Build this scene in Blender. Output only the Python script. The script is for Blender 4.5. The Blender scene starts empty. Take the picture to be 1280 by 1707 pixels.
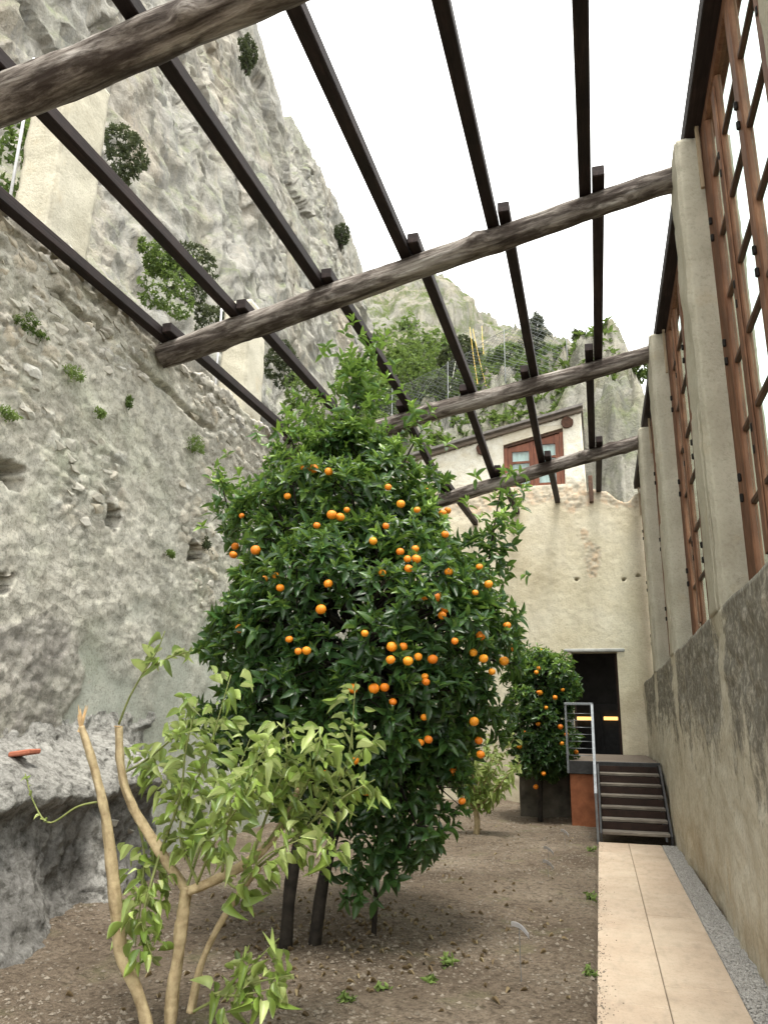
import bpy, bmesh, math, random
import numpy as np
from mathutils import Matrix, Vector
rng = np.random.default_rng(7); random.seed(7)
sc = bpy.context.scene
C = bpy.context.collection
R = math.radians

# ------------------------------------------------------------------ camera, sky, sun, exposure
FPX, CX, CY, EYE = 1274.0, 640.0, 853.5, 1.6            # focal length and centre in photograph pixels, eye height
_f = np.array([359, 359, FPX]); _f /= np.linalg.norm(_f)
_u = np.array([80, -4603, FPX]); _u -= _u.dot(_f) * _f; _u /= np.linalg.norm(_u)
_r = np.cross(-_u, _f)
AX = np.array([_r, _f, _u])                              # world (X across, Y along the garden, Z up) from camera
cam = bpy.data.objects.new('camera', bpy.data.cameras.new('camera')); C.objects.link(cam)
cam.data.sensor_fit = 'HORIZONTAL'; cam.data.sensor_width = 36; cam.data.lens = 36 * FPX / 1280
cam.data.clip_start = .05; cam.data.clip_end = 2000
cx, cy, cz = AX @ np.array([1, 0, 0]), AX @ np.array([0, -1, 0]), AX @ np.array([0, 0, -1])
cam.matrix_world = Matrix(((cx[0], cy[0], cz[0], 0), (cx[1], cy[1], cz[1], 0), (cx[2], cy[2], cz[2], EYE), (0, 0, 0, 1)))
sc.camera = cam

SUN_EL, SUN_AZ = R(74), R(150)                           # azimuth clockwise from +Y
w = bpy.data.worlds.new('World'); sc.world = w; w.use_nodes = True
nt = w.node_tree; nt.nodes.clear()
sky = nt.nodes.new('ShaderNodeTexSky'); sky.sky_type = 'NISHITA'; sky.sun_disc = False
sky.sun_elevation = SUN_EL; sky.sun_rotation = SUN_AZ; sky.dust_density = 6; sky.air_density = 1.5
mx = nt.nodes.new('ShaderNodeMixRGB'); mx.inputs[0].default_value = .93; mx.inputs[2].default_value = (11.0, 11.1, 10.7, 1)
bg = nt.nodes.new('ShaderNodeBackground'); bg.inputs[1].default_value = .085
wo = nt.nodes.new('ShaderNodeOutputWorld')
nt.links.new(sky.outputs[0], mx.inputs[1]); nt.links.new(mx.outputs[0], bg.inputs[0]); nt.links.new(bg.outputs[0], wo.inputs[0])
sun = bpy.data.objects.new('sun', bpy.data.lights.new('sun', 'SUN')); C.objects.link(sun)
sun.data.energy = 1.5; sun.data.angle = R(16); sun.data.color = (1, .96, .88)
sd = Vector((math.sin(SUN_AZ) * math.cos(SUN_EL), math.cos(SUN_AZ) * math.cos(SUN_EL), math.sin(SUN_EL)))
sun.rotation_euler = sd.to_track_quat('Z', 'Y').to_euler(); sun.location = (0, -6, 40)
sc.view_settings.view_transform = 'Standard'; sc.view_settings.look = 'None'
sc.cycles.max_bounces = 6; sc.cycles.diffuse_bounces = 3; sc.cycles.glossy_bounces = 2; sc.cycles.transmission_bounces = 3; sc.cycles.transparent_max_bounces = 10
sc.view_settings.exposure = 1.85; sc.view_settings.gamma = 1

# ------------------------------------------------------------------ measuring helpers: a photograph pixel and one known coordinate give a point of the place
def ray(x, y): return AX @ np.array([(x - CX) / FPX, (y - CY) / FPX, 1.0])
def atX(x, y, X): r = ray(x, y); return r * (X / r[0]) + [0, 0, EYE]
def atY(x, y, Y): r = ray(x, y); return r * (Y / r[1]) + [0, 0, EYE]
def gnd(x, y, z=0.0): r = ray(x, y); return r * ((z - EYE) / r[2]) + [0, 0, EYE]

# ------------------------------------------------------------------ noise
def _h(ix, iy, iz, s):
    n = (ix.astype(np.int64) * 374761393 + iy.astype(np.int64) * 668265263 + iz.astype(np.int64) * 2147483647 + s * 1274126177) & 0xffffffff
    n = ((n ^ (n >> 13)) * 1274126177) & 0xffffffff
    n = ((n ^ (n >> 16)) * 2246822519) & 0xffffffff
    return ((n ^ (n >> 15)) & 0xffffff) / float(0xffffff)
def vnoise(x, y, z=None, s=0):
    x, y = np.broadcast_arrays(np.asarray(x, float), np.asarray(y, float))
    z = np.zeros_like(x) if z is None else np.broadcast_to(np.asarray(z, float), x.shape)
    ix, iy, iz = np.floor(x), np.floor(y), np.floor(z)
    fx, fy, fz = x - ix, y - iy, z - iz
    fx, fy, fz = [t * t * (3 - 2 * t) for t in (fx, fy, fz)]
    o = 0
    for a in (0, 1):
        for b in (0, 1):
            for c in (0, 1):
                o = o + _h(ix + a, iy + b, iz + c, s) * (fx if a else 1 - fx) * (fy if b else 1 - fy) * (fz if c else 1 - fz)
    return o * 2 - 1
def fbm(x, y, z=None, oct=4, s=0, gain=.5):
    o, a, f = 0, 1, 1.0
    for k in range(oct):
        o = o + a * vnoise(np.asarray(x) * f, np.asarray(y) * f, None if z is None else np.asarray(z) * f, s + k * 17); a *= gain; f *= 2.03
    return o
def ridged(x, y, z=None, oct=4, s=0):
    o, a, f = 0, 1, 1.0
    for k in range(oct):
        o = o + a * (1 - 2 * np.abs(vnoise(np.asarray(x) * f, np.asarray(y) * f, None if z is None else np.asarray(z) * f, s + k * 17))); a *= .5; f *= 2.1
    return o
def voro(u, v, s=0):
    iu, iv = np.floor(u), np.floor(v)
    f1 = np.full(u.shape, 9.0); f2 = np.full(u.shape, 9.0); idn = np.zeros(u.shape)
    z = np.zeros_like(iu)
    for a in (-1, 0, 1):
        for b in (-1, 0, 1):
            cu, cv = iu + a, iv + b
            d = np.hypot(cu + .15 + .7 * _h(cu, cv, z, s) - u, cv + .15 + .7 * _h(cu, cv, z, s + 1) - v)
            m = d < f1
            f2 = np.where(m, f1, np.minimum(f2, d)); idn = np.where(m, _h(cu, cv, z, s + 2), idn); f1 = np.where(m, d, f1)
    return f1, f2, idn
def facet(u, v, s=0, tilt=.8):
    """broken rock: every cell is a flat tilted face at its own level"""
    iu, iv = np.floor(u), np.floor(v); f1 = np.full(u.shape, 9.0); out = np.zeros(u.shape); z = np.zeros_like(iu)
    for a in (-1, 0, 1):
        for b in (-1, 0, 1):
            cu, cv = iu + a, iv + b; pu, pv = u - (cu + _h(cu, cv, z, s)), v - (cv + _h(cu, cv, z, s + 1)); d = np.abs(pu) + np.abs(pv) * .8; m = d < f1
            out = np.where(m, _h(cu, cv, z, s + 2) - .5 + tilt * (pu * (_h(cu, cv, z, s + 3) - .5) + pv * (_h(cu, cv, z, s + 4) - .65)), out); f1 = np.where(m, d, f1)
    return out
def ss(a, b, x): t = np.clip((np.asarray(x, float) - a) / (b - a), 0, 1); return t * t * (3 - 2 * t)

# ------------------------------------------------------------------ object helpers
def tag(o, label=None, cat=None, group=None, kind=None):
    if label: o['label'] = label
    if cat: o['category'] = cat
    if group: o['group'] = group
    if kind: o['kind'] = kind
    return o
def empty(name, loc, label=None, cat=None, group=None):
    o = bpy.data.objects.new(name, None); C.objects.link(o); o.location = loc; o.empty_display_size = .2
    return tag(o, label, cat, group)
def wloc(o):
    v = Vector((0, 0, 0))
    while o: v = v + o.location; o = o.parent
    return np.array(v)
def mesh(name, V, F, mat=None, smooth=False, attrs=None):
    V = np.asarray(V, np.float32); me = bpy.data.meshes.new(name)
    if not isinstance(F, (list, tuple)): F = [F]
    F = [np.asarray(f, np.int32) for f in F if len(f)]
    me.vertices.add(len(V)); me.vertices.foreach_set('co', V.ravel())
    tot = np.concatenate([np.full(len(f), f.shape[1], np.int32) for f in F])
    li = np.concatenate([f.ravel() for f in F])
    me.loops.add(len(li)); me.loops.foreach_set('vertex_index', li)
    me.polygons.add(len(tot)); me.polygons.foreach_set('loop_start', np.concatenate([[0], np.cumsum(tot)[:-1]]).astype(np.int32))
    me.polygons.foreach_set('use_smooth', np.full(len(tot), bool(smooth)))
    me.update(calc_edges=True); me.validate()
    for k, a in (attrs or {}).items():
        at = me.attributes.new(k, 'FLOAT', 'POINT'); at.data.foreach_set('value', np.asarray(a, np.float32).ravel())
    if mat: me.materials.append(mat)
    return me
def mk(name, V, F, mat, parent=None, loc=None, smooth=False, attrs=None):
    """a mesh object from world-space vertices; the origin sits at loc, or at the parent's"""
    base = wloc(parent) if parent else np.array([0., 0, 0])
    L = np.array(loc, float) - base if loc is not None else np.zeros(3)
    o = bpy.data.objects.new(name, mesh(name, np.asarray(V) - (base + L), F, mat, smooth, attrs)); C.objects.link(o)
    o.location = L; o.parent = parent
    return o
def inst(name, me, parent, loc, M3=None, scale=(1, 1, 1)):
    """an object that shares a mesh; loc in world space"""
    o = bpy.data.objects.new(name, me); C.objects.link(o); o.parent = parent
    L = Vector(np.array(loc, float) - (wloc(parent) if parent else 0))
    m = Matrix.Identity(4) if M3 is None else Matrix([list(map(float, r)) + [0] for r in M3] + [[0, 0, 0, 1]])
    o.matrix_local = Matrix.Translation(L) @ m @ Matrix.Diagonal((*scale, 1))
    return o
def join(parts):
    Vs, Fs, n = [], {}, 0
    for V, F in parts:
        V = np.asarray(V, float); Vs.append(V)
        for f in (F if isinstance(F, (list, tuple)) else [F]):
            if len(f): f = np.asarray(f); Fs.setdefault(f.shape[1], []).append(f + n)
        n += len(V)
    return np.concatenate(Vs), [np.concatenate(f) for f in Fs.values()]
def boxm(x0, x1, y0, y1, z0, z1, ch=.008):
    """a box with chamfered edges"""
    ch = min(ch, (x1 - x0) * .3, (y1 - y0) * .3, (z1 - z0) * .3)
    bm = bmesh.new(); bmesh.ops.create_cube(bm, size=1)
    for v in bm.verts: v.co = Vector((x0 if v.co.x < 0 else x1, y0 if v.co.y < 0 else y1, z0 if v.co.z < 0 else z1))
    if ch > 0: bmesh.ops.bevel(bm, geom=bm.edges[:], offset=ch, segments=1, affect='EDGES')
    V = np.array([v.co[:] for v in bm.verts]); F = {}
    for f in bm.faces: F.setdefault(len(f.verts), []).append([v.index for v in f.verts])
    bm.free(); return V, [np.array(f) for f in F.values()]
def boxo(name, b, mat, parent=None, ch=.008, loc=None):
    V, F = boxm(*b, ch=ch); return mk(name, V, F, mat, parent, loc)
def nrm(a): a = np.asarray(a, float); return a / (np.linalg.norm(a, axis=-1, keepdims=True) + 1e-9)
def tube(P, r, n=8, rough=0, caps=True, s=0):
    P = np.asarray(P, float); r = np.broadcast_to(np.asarray(r, float), (len(P),))
    T = nrm(np.gradient(P, axis=0)); ref = np.array([0, 0, 1.0]) if abs(T[0][2]) < .8 else np.array([1.0, 0, 0])
    u = nrm(np.cross(T[0], ref)); V = []
    for i in range(len(P)):
        u = nrm(u - T[i] * u.dot(T[i])); v = np.cross(T[i], u)
        a = np.linspace(0, 2 * np.pi, n, endpoint=False)
        rr = r[i] * (1 + (rough * fbm(np.cos(a) * 1.5 + P[i][0] * 6, np.sin(a) * 1.5 + P[i][1] * 6, P[i][2] * 6, 2, s) if rough else 0))
        V.append(P[i] + np.outer(np.cos(a) * rr, u) + np.outer(np.sin(a) * rr, v))
    V = np.concatenate(V); m = len(P); i = np.arange(m - 1)[:, None] * n; j = np.arange(n)[None]
    F = [np.stack([i + j, i + (j + 1) % n, i + n + (j + 1) % n, i + n + j], -1).reshape(-1, 4)]
    if caps:
        V = np.concatenate([V, [P[0], P[-1]]]); k = np.arange(n)
        F.append(np.stack([np.full(n, m * n), (k + 1) % n, k], 1)); F.append(np.stack([np.full(n, m * n + 1), (m - 1) * n + k, (m - 1) * n + (k + 1) % n], 1))
    return V, F
def spline(pts, n=16):
    P = np.asarray(pts, float); m = len(P)
    if m < 3: return np.array([P[0] + (P[-1] - P[0]) * t for t in np.linspace(0, 1, n)])
    Q = np.vstack([2 * P[0] - P[1], P, 2 * P[-1] - P[-2]]); out = []
    for t in np.linspace(0, m - 1 - 1e-6, n):
        i = int(t); f = t - i; a, b, c, d = Q[i:i + 4]
        out.append(.5 * (2 * b + (c - a) * f + (2 * a - 5 * b + 4 * c - d) * f * f + (3 * b - a - 3 * c + d) * f ** 3))
    return np.array(out)
def gridF(nu, nv, keep=None):
    i = np.arange(nu - 1)[:, None] * nv; j = np.arange(nv - 1)[None]
    F = np.stack([i + j, i + nv + j, i + nv + j + 1, i + j + 1], -1)
    return F[keep] if keep is not None else F.reshape(-1, 4)

# ------------------------------------------------------------------ materials
class NT:
    def __init__(s, name):
        s.m = bpy.data.materials.new(name); s.m.use_nodes = True; s.t = s.m.node_tree; s.b = s.t.nodes['Principled BSDF']; s.out = s.t.nodes['Material Output']
        s.pos = s.n('ShaderNodeNewGeometry').outputs['Position']
    def n(s, t, **k):
        x = s.t.nodes.new('ShaderNode' + t if not t.startswith('Shader') else t)
        for a, v in k.items(): setattr(x, a, v)
        return x
    def put(s, sock, v):
        if isinstance(v, bpy.types.NodeSocket): s.t.links.new(v, sock)
        elif isinstance(v, tuple): sock.default_value = (*v, 1) if len(v) == 3 and sock.type == 'RGBA' else v
        else: sock.default_value = v
    def map(s, v, sc=(1, 1, 1), rot=(0, 0, 0)):
        x = s.n('Mapping'); s.put(x.inputs[0], v); x.inputs['Scale'].default_value = sc; x.inputs['Rotation'].default_value = rot; return x.outputs[0]
    def obj(s): return s.n('TexCoord').outputs['Object']
    def noise(s, scale, detail=4, v=None, rough=.55, dist=0):
        x = s.n('TexNoise'); s.put(x.inputs['Vector'], v or s.pos); x.inputs['Scale'].default_value = scale; x.inputs['Detail'].default_value = detail
        x.inputs['Roughness'].default_value = rough; x.inputs['Distortion'].default_value = dist; return x.outputs[0]
    def vor(s, scale, v=None, feat='F1'):
        x = s.n('TexVoronoi', feature=feat); s.put(x.inputs['Vector'], v or s.pos); x.inputs['Scale'].default_value = scale; return x.outputs[0]
    def ramp(s, f, st):
        x = s.n('ValToRGB'); s.put(x.inputs[0], f); e = x.color_ramp.elements
        while len(e) < len(st): e.new(.5)
        for q, (p, c) in zip(e, st): q.position = p; q.color = (*c, 1) if isinstance(c, tuple) else (c, c, c, 1)
        return x.outputs[0]
    def mix(s, f, a, b, mode='MIX'):
        x = s.n('MixRGB', blend_type=mode); s.put(x.inputs[0], f); s.put(x.inputs[1], a); s.put(x.inputs[2], b); return x.outputs[0]
    def math(s, op, a, b=0.0):
        x = s.n('Math', operation=op); s.put(x.inputs[0], a); s.put(x.inputs[1], b); return x.outputs[0]
    def attr(s, name): return s.n('Attribute', attribute_name=name).outputs['Fac']
    def rand(s): return s.n('ObjectInfo').outputs['Random']
    def bump(s, h, st=.5, d=.02, prev=None):
        x = s.n('Bump'); s.put(x.inputs['Height'], h); x.inputs['Strength'].default_value = st; x.inputs['Distance'].default_value = d
        if prev: s.put(x.inputs['Normal'], prev)
        return x.outputs[0]
    def done(s, col, rough=.8, nor=None, spec=.3, metal=0):
        s.put(s.b.inputs['Base Color'], col); s.put(s.b.inputs['Roughness'], rough); s.b.inputs['Specular IOR Level'].default_value = spec; s.b.inputs['Metallic'].default_value = metal
        if nor: s.put(s.b.inputs['Normal'], nor)
        return s.m

def m_left_wall():
    t = NT('rubble_wall'); big = t.noise(.7, 5); mid = t.noise(5, 6); fine = t.noise(38, 5, rough=.7)
    stone = t.ramp(t.attr('tone'), [(0, (.33, .305, .26)), (.35, (.43, .405, .345)), (.6, (.49, .465, .41)), (.8, (.48, .42, .33)), (1, (.60, .585, .55))])
    mort = t.ramp(mid, [(.25, (.38, .355, .30)), (.5, (.51, .485, .42)), (.75, (.60, .575, .51))])
    c = t.mix(t.attr('stone'), mort, stone)
    pl = t.ramp(t.noise(2.2, 7, rough=.65), [(.25, (.36, .375, .325)), (.5, (.47, .485, .425)), (.75, (.54, .54, .475))])
    c = t.mix(t.attr('plaster'), c, pl)
    c = t.mix(t.math('MULTIPLY', t.attr('rough'), t.ramp(mid, [(.3, .95), (.7, .35)])), c, (.29, .27, .25))
    c = t.mix(t.math('MULTIPLY', t.ramp(t.noise(1.3, 5), [(.52, 0.), (.75, .45)]), 1.0), c, (.33, .36, .25))
    c = t.mix(t.math('MULTIPLY', t.ramp(t.noise(13, 6, rough=.75), [(.34, .6), (.48, 0.)]), t.math('SUBTRACT', 1.0, t.math('MULTIPLY', t.attr('plaster'), .75))), c, (.15, .135, .11))
    c = t.mix(t.ramp(fine, [(.34, .5), (.52, 0.)]), c, (.15, .14, .115))
    c = t.mix(t.ramp(t.noise(16, 5, rough=.7), [(.58, 0.), (.7, .5)]), c, (.57, .54, .47))
    c = t.mix(t.ramp(t.noise(90, 2), [(.62, 0.), (.75, .35)]), c, (.6, .58, .52))
    dv = t.n('VectorMath', operation='ADD'); t.put(dv.inputs[0], t.map(t.pos, (1, 4.6, 8.5), (.12, 0, 0))); nv = t.n('TexNoise'); t.put(nv.inputs['Vector'], t.pos); nv.inputs['Scale'].default_value = 3.5; nv.inputs['Detail'].default_value = 5; sc_ = t.n('VectorMath', operation='SCALE'); t.put(sc_.inputs[0], nv.outputs['Color']); sc_.inputs['Scale'].default_value = 1.6; t.put(dv.inputs[1], sc_.outputs[0])
    ed = t.vor(1.0, dv.outputs[0], 'DISTANCE_TO_EDGE'); jn = t.math('MULTIPLY', t.ramp(ed, [(.015, 1.), (.06, 0.)]), t.ramp(t.noise(1.1, 4), [(.42, 0.), (.58, 1.)])); jn = t.math('MULTIPLY', jn, t.math('SUBTRACT', 1.0, t.math('MULTIPLY', t.attr('plaster'), .9)))
    c = t.mix(t.math('MULTIPLY', jn, .34), c, (.16, .145, .12))
    nopl = t.math('SUBTRACT', 1.0, t.math('MULTIPLY', t.attr('plaster'), .85))
    for scl, amt in ((1.0, .55), (2.7, .5)):
        vc = t.n('TexVoronoi'); t.put(vc.inputs['Vector'], dv.outputs[0]); vc.inputs['Scale'].default_value = scl; bw = t.n('RGBToBW'); t.put(bw.inputs[0], vc.outputs['Color'])
        c = t.mix(t.math('MULTIPLY', nopl, amt), c, t.ramp(bw.outputs[0], [(.2, .68), (.5, 1.02), (.8, 1.25)]), 'MULTIPLY')
    h = t.mix(.5, mid, fine); b = t.bump(jn, -.5, .02); b = t.bump(bw.outputs[0], .5, .02, b); b = t.bump(h, .45, .014, b); b = t.bump(t.noise(120, 3), .5, .006, b)
    return t.done(c, .93, b, .15)
def m_stone():
    t = NT('loose_stone'); v = t.obj(); n = t.noise(3, 6, v); f = t.noise(22, 4, t.pos)
    c = t.ramp(t.rand(), [(0, (.33, .305, .26)), (.3, (.42, .395, .335)), (.55, (.48, .455, .40)), (.78, (.47, .41, .32)), (1, (.58, .565, .53))])
    c = t.mix(t.ramp(n, [(.3, .4), (.6, 0.)]), c, (.27, .25, .21)); c = t.mix(t.ramp(f, [(.5, 0.), (.75, .5)]), c, (.5, .48, .4))
    return t.done(c, .9, t.bump(f, .8, .02), .2)
def m_right_wall():
    t = NT('stained_plaster'); n = t.noise(1.6, 7, rough=.65); f = t.noise(30, 6, rough=.7)
    c = t.ramp(n, [(.25, (.40, .36, .275)), (.5, (.53, .49, .395)), (.75, (.60, .565, .475))])
    st = t.noise(2.0, 7, t.map(t.pos, (1, 1.9, .55)), .72)
    m = t.math('ADD', t.attr('stain'), t.math('MULTIPLY', t.math('SUBTRACT', st, .5), 2.4))
    m = t.math('ADD', m, t.math('MULTIPLY', t.math('SUBTRACT', t.noise(11, 6, rough=.75), .5), 1.8))
    c = t.mix(t.ramp(m, [(.38, 0.), (.55, .4), (.9, .76)]), c, t.ramp(t.noise(15, 7, rough=.75), [(.38, (.022, .021, .02)), (.5, (.07, .067, .06)), (.62, (.27, .255, .225))]))
    c = t.mix(t.math('MULTIPLY', t.attr('ochre'), t.ramp(n, [(.35, .5), (.6, .05)])), c, (.42, .30, .17))
    c = t.mix(t.ramp(f, [(.3, .4), (.55, 0.)]), c, (.17, .15, .11))
    b = t.bump(n, .4, .05); b = t.bump(t.noise(13, 6, rough=.7), .5, .02, b)
    return t.done(c, .92, b, .15)
def m_far_wall():
    t = NT('cream_plaster'); n = t.noise(.9, 7, rough=.62); f = t.noise(26, 6, rough=.7); g = t.noise(5, 5)
    c = t.ramp(n, [(.25, (.42, .36, .25)), (.45, (.56, .50, .37)), (.7, (.64, .59, .47))])
    rub = t.ramp(g, [(.25, (.30, .245, .17)), (.45, (.47, .42, .33)), (.62, (.56, .42, .29)), (.8, (.68, .66, .6))])
    m = t.math('ADD', t.attr('stone'), t.math('MULTIPLY', t.math('SUBTRACT', g, .5), .8))
    c = t.mix(t.ramp(m, [(.3, 0.), (.6, 1.)]), c, rub)
    c = t.mix(t.math('MULTIPLY', t.attr('white'), t.ramp(g, [(.3, .3), (.6, .95)])), c, (.7, .68, .6))
    c = t.mix(t.ramp(t.noise(2.4, 6), [(.55, 0.), (.75, .35)]), c, (.35, .31, .24))
    c = t.mix(t.ramp(f, [(.28, .5), (.5, 0.)]), c, (.27, .23, .17))
    c = t.mix(t.ramp(t.noise(7, 7, rough=.75), [(.56, 0.), (.68, .4)]), c, (.36, .29, .2))
    c = t.mix(t.ramp(t.noise(1.5, 6, t.map(t.pos, (2.5, 1, .4))), [(.52, 0.), (.72, .4)]), c, (.40, .35, .27))
    b = t.bump(g, .25, .03); b = t.bump(f, .7, .014, b)
    return t.done(c, .92, b, .15)
def m_pillar():
    t = NT('pillar_plaster'); n = t.noise(1.5, 7, rough=.65); f = t.noise(32, 6, rough=.7); v = t.noise(2, 5, t.map(t.pos, (3, 3, .3)))
    c = t.ramp(n, [(.25, (.36, .33, .255)), (.5, (.48, .45, .36)), (.75, (.56, .525, .435))])
    c = t.mix(t.ramp(v, [(.5, 0.), (.75, .4)]), c, (.33, .31, .26)); c = t.mix(t.ramp(f, [(.28, .45), (.5, 0.)]), c, (.24, .22, .17))
    c = t.mix(t.ramp(t.noise(2.7, 4), [(.6, 0.), (.72, .4)]), c, (.48, .40, .27))
    b = t.bump(n, .5, .04); b = t.bump(f, .7, .016, b)
    return t.done(c, .93, b, .15)
def m_wood(name, cols, gs=(2, 26, 26), bs=.5, rough=.75, objc=True):
    t = NT(name); v = t.map(t.obj() if objc else t.pos, gs); g = t.noise(1, 6, v, .65, .4); k = t.noise(3.3, 4, t.obj() if objc else t.pos)
    c = t.ramp(g, [(.28, cols[0]), (.52, cols[1]), (.75, cols[2])]); c = t.mix(t.ramp(k, [(.42, .55), (.62, 0.)]), c, cols[0]); c = t.mix(t.ramp(t.rand(), [(0, 0.), (1, .35)]), c, cols[2], 'MULTIPLY')
    return t.done(c, rough, t.bump(g, bs, .012), .25)
def m_soil():
    t = NT('soil'); n = t.noise(.8, 6); f = t.noise(34, 6, rough=.75); v = t.vor(55)
    c = t.ramp(n, [(.25, (.10, .075, .055)), (.5, (.18, .142, .106)), (.75, (.27, .222, .17))])
    c = t.mix(t.ramp(t.noise(12, 6, rough=.75), [(.38, .7), (.5, 0.)]), c, (.055, .042, .03)); c = t.mix(t.ramp(f, [(.33, .75), (.52, 0.)]), c, (.05, .037, .026)); c = t.mix(t.ramp(f, [(.58, 0.), (.75, .7)]), c, (.40, .35, .28))
    c = t.mix(t.ramp(t.noise(1.9, 4), [(.58, 0.), (.72, .35)]), c, (.16, .17, .08))
    b = t.bump(v, .7, .014); b = t.bump(f, .9, .022, b)
    return t.done(c, .97, b, .1)
def m_slab():
    t = NT('paving_stone'); n = t.noise(2.2, 7, rough=.68); f = t.noise(60, 5, rough=.7)
    c = t.ramp(n, [(.25, (.42, .32, .235)), (.5, (.53, .425, .325)), (.75, (.61, .51, .405))])
    c = t.mix(t.ramp(t.rand(), [(0, 0.), (1, .45)]), c, (.52, .39, .29)); c = t.mix(t.ramp(f, [(.3, .35), (.5, 0.)]), c, (.28, .21, .15))
    c = t.mix(t.ramp(t.noise(5, 6, t.map(t.pos, (2.5, .8, 1))), [(.5, 0.), (.7, .45)]), c, (.33, .265, .2)); c = t.mix(t.ramp(t.noise(18, 5, rough=.7), [(.55, 0.), (.7, .35)]), c, (.30, .24, .18)); c = t.mix(t.ramp(t.noise(1.1, 4), [(.5, 0.), (.75, .3)]), c, (.6, .5, .38))
    return t.done(c, .8, t.bump(f, .35, .004), .3)
def m_simple(name, c0, c1, scale=8, rough=.7, bump=.3, spec=.3, metal=0, objc=False, rnd=0):
    t = NT(name); v = t.obj() if objc else t.pos; n = t.noise(scale, 5, v, .65); c = t.ramp(n, [(.3, c0), (.7, c1)])
    if rnd: c = t.mix(t.math('MULTIPLY', t.rand(), rnd), c, c0)
    return t.done(c, rough, t.bump(n, bump, .01), spec, metal)
def m_leaf(name, dark, mid, new, trans=.25, rough=.42, spec=.4, per_obj=False, back=1.6):
    t = NT(name); a = t.rand() if per_obj else t.attr('tint')
    c = t.ramp(a, [(0, dark), (.55, mid), (1, new)]); c = t.mix(t.ramp(t.noise(9, 3), [(.35, .35), (.6, 0.)]), c, dark)
    bf = t.n('NewGeometry').outputs['Backfacing']
    c = t.mix(t.math('MULTIPLY', bf, .45), c, tuple(min(.6, x * back) for x in mid))
    t.done(c, rough, t.bump(t.noise(70, 2), .15, .003), spec)
    tr = t.n('BsdfTranslucent'); t.put(tr.inputs[0], t.mix(.5, c, tuple(min(.8, x * 1.7) for x in new)))
    ms = t.n('MixShader'); ms.inputs[0].default_value = trans; t.t.links.new(t.b.outputs[0], ms.inputs[1]); t.t.links.new(tr.outputs[0], ms.inputs[2]); t.t.links.new(ms.outputs[0], t.out.inputs[0])
    return t.m
def m_cliff(name, tint=1.0, green=.6):
    t = NT(name); z = t.map(t.pos, (1, 1, .45), (.25, .3, 0)); n = t.noise(.16, 8, z, .62); g = t.noise(1.1, 8, z, .72, .6); f = t.noise(7, 6, rough=.7)
    c = t.ramp(g, [(.28, (.16, .155, .138)), (.43, (.27, .262, .235)), (.57, (.35, .338, .305)), (.8, (.44, .425, .385))])
    c = t.mix(t.ramp(n, [(.48, 0.), (.66, .65)]), c, t.ramp(g, [(.3, (.30, .24, .175)), (.7, (.47, .41, .325))]))
    c = t.mix(t.ramp(t.noise(.33, 7, t.map(t.pos, (1, 1, .3))), [(.55, 0.), (.75, .55)]), c, (.22, .23, .24))
    nz = t.n('SeparateXYZ'); t.put(nz.inputs[0], t.n('NewGeometry').outputs['Normal'])
    gm = t.math('MULTIPLY', t.ramp(t.noise(.45, 9, rough=.75), [(.46, 0.), (.58, 1.)]), t.ramp(nz.outputs[2], [(.05, .15), (.5, 1.)]))
    c = t.mix(t.math('MULTIPLY', gm, green), c, t.ramp(f, [(.3, (.05, .075, .02)), (.7, (.17, .22, .06))]))
    c = t.mix(t.ramp(t.noise(2.6, 8, rough=.78), [(.38, .5), (.5, 0.)]), c, (.17, .165, .145))
    c = t.mix(t.ramp(t.noise(.8, 8, t.map(t.pos, (1, 1.6, .28), (.3, 0, 0)), .72), [(.52, 0.), (.68, .38)]), c, (.46, .41, .33))
    c = t.mix(t.ramp(t.noise(1.2, 8, t.map(t.pos, (1, 1.8, .22), (.3, 0, 0)), .72), [(.36, .6), (.48, 0.)]), c, (.19, .19, .185))
    if tint < 1: c = t.mix(1.0, c, (tint, tint, tint * .95), 'MULTIPLY')
    b = t.bump(g, .7, .4); b = t.bump(f, .8, .1, b)
    return t.done(c, .95, b, .1)
def m_glass():
    t = NT('window_glass'); g = t.n('BsdfGlossy'); g.inputs['Roughness'].default_value = .06; tr = t.n('BsdfTransparent'); tr.inputs[0].default_value = (.86, .93, .91, 1)
    lw_ = t.n('LayerWeight'); lw_.inputs[0].default_value = .5; t.put(lw_.inputs['Normal'], t.bump(t.noise(3, 2), .12, .01))
    fr = t.math('ADD', t.math('MULTIPLY', t.math('POWER', lw_.outputs['Facing'], 5.0), .5), .04)
    ms = t.n('MixShader'); t.t.links.new(fr, ms.inputs[0]); t.t.links.new(tr.outputs[0], ms.inputs[1]); t.t.links.new(g.outputs[0], ms.inputs[2]); t.t.links.new(ms.outputs[0], t.out.inputs[0])
    return t.m
def m_emit(name, col, st):
    t = NT(name); t.done(col); t.put(t.b.inputs['Emission Color'], col); t.b.inputs['Emission Strength'].default_value = st; return t.m
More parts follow.
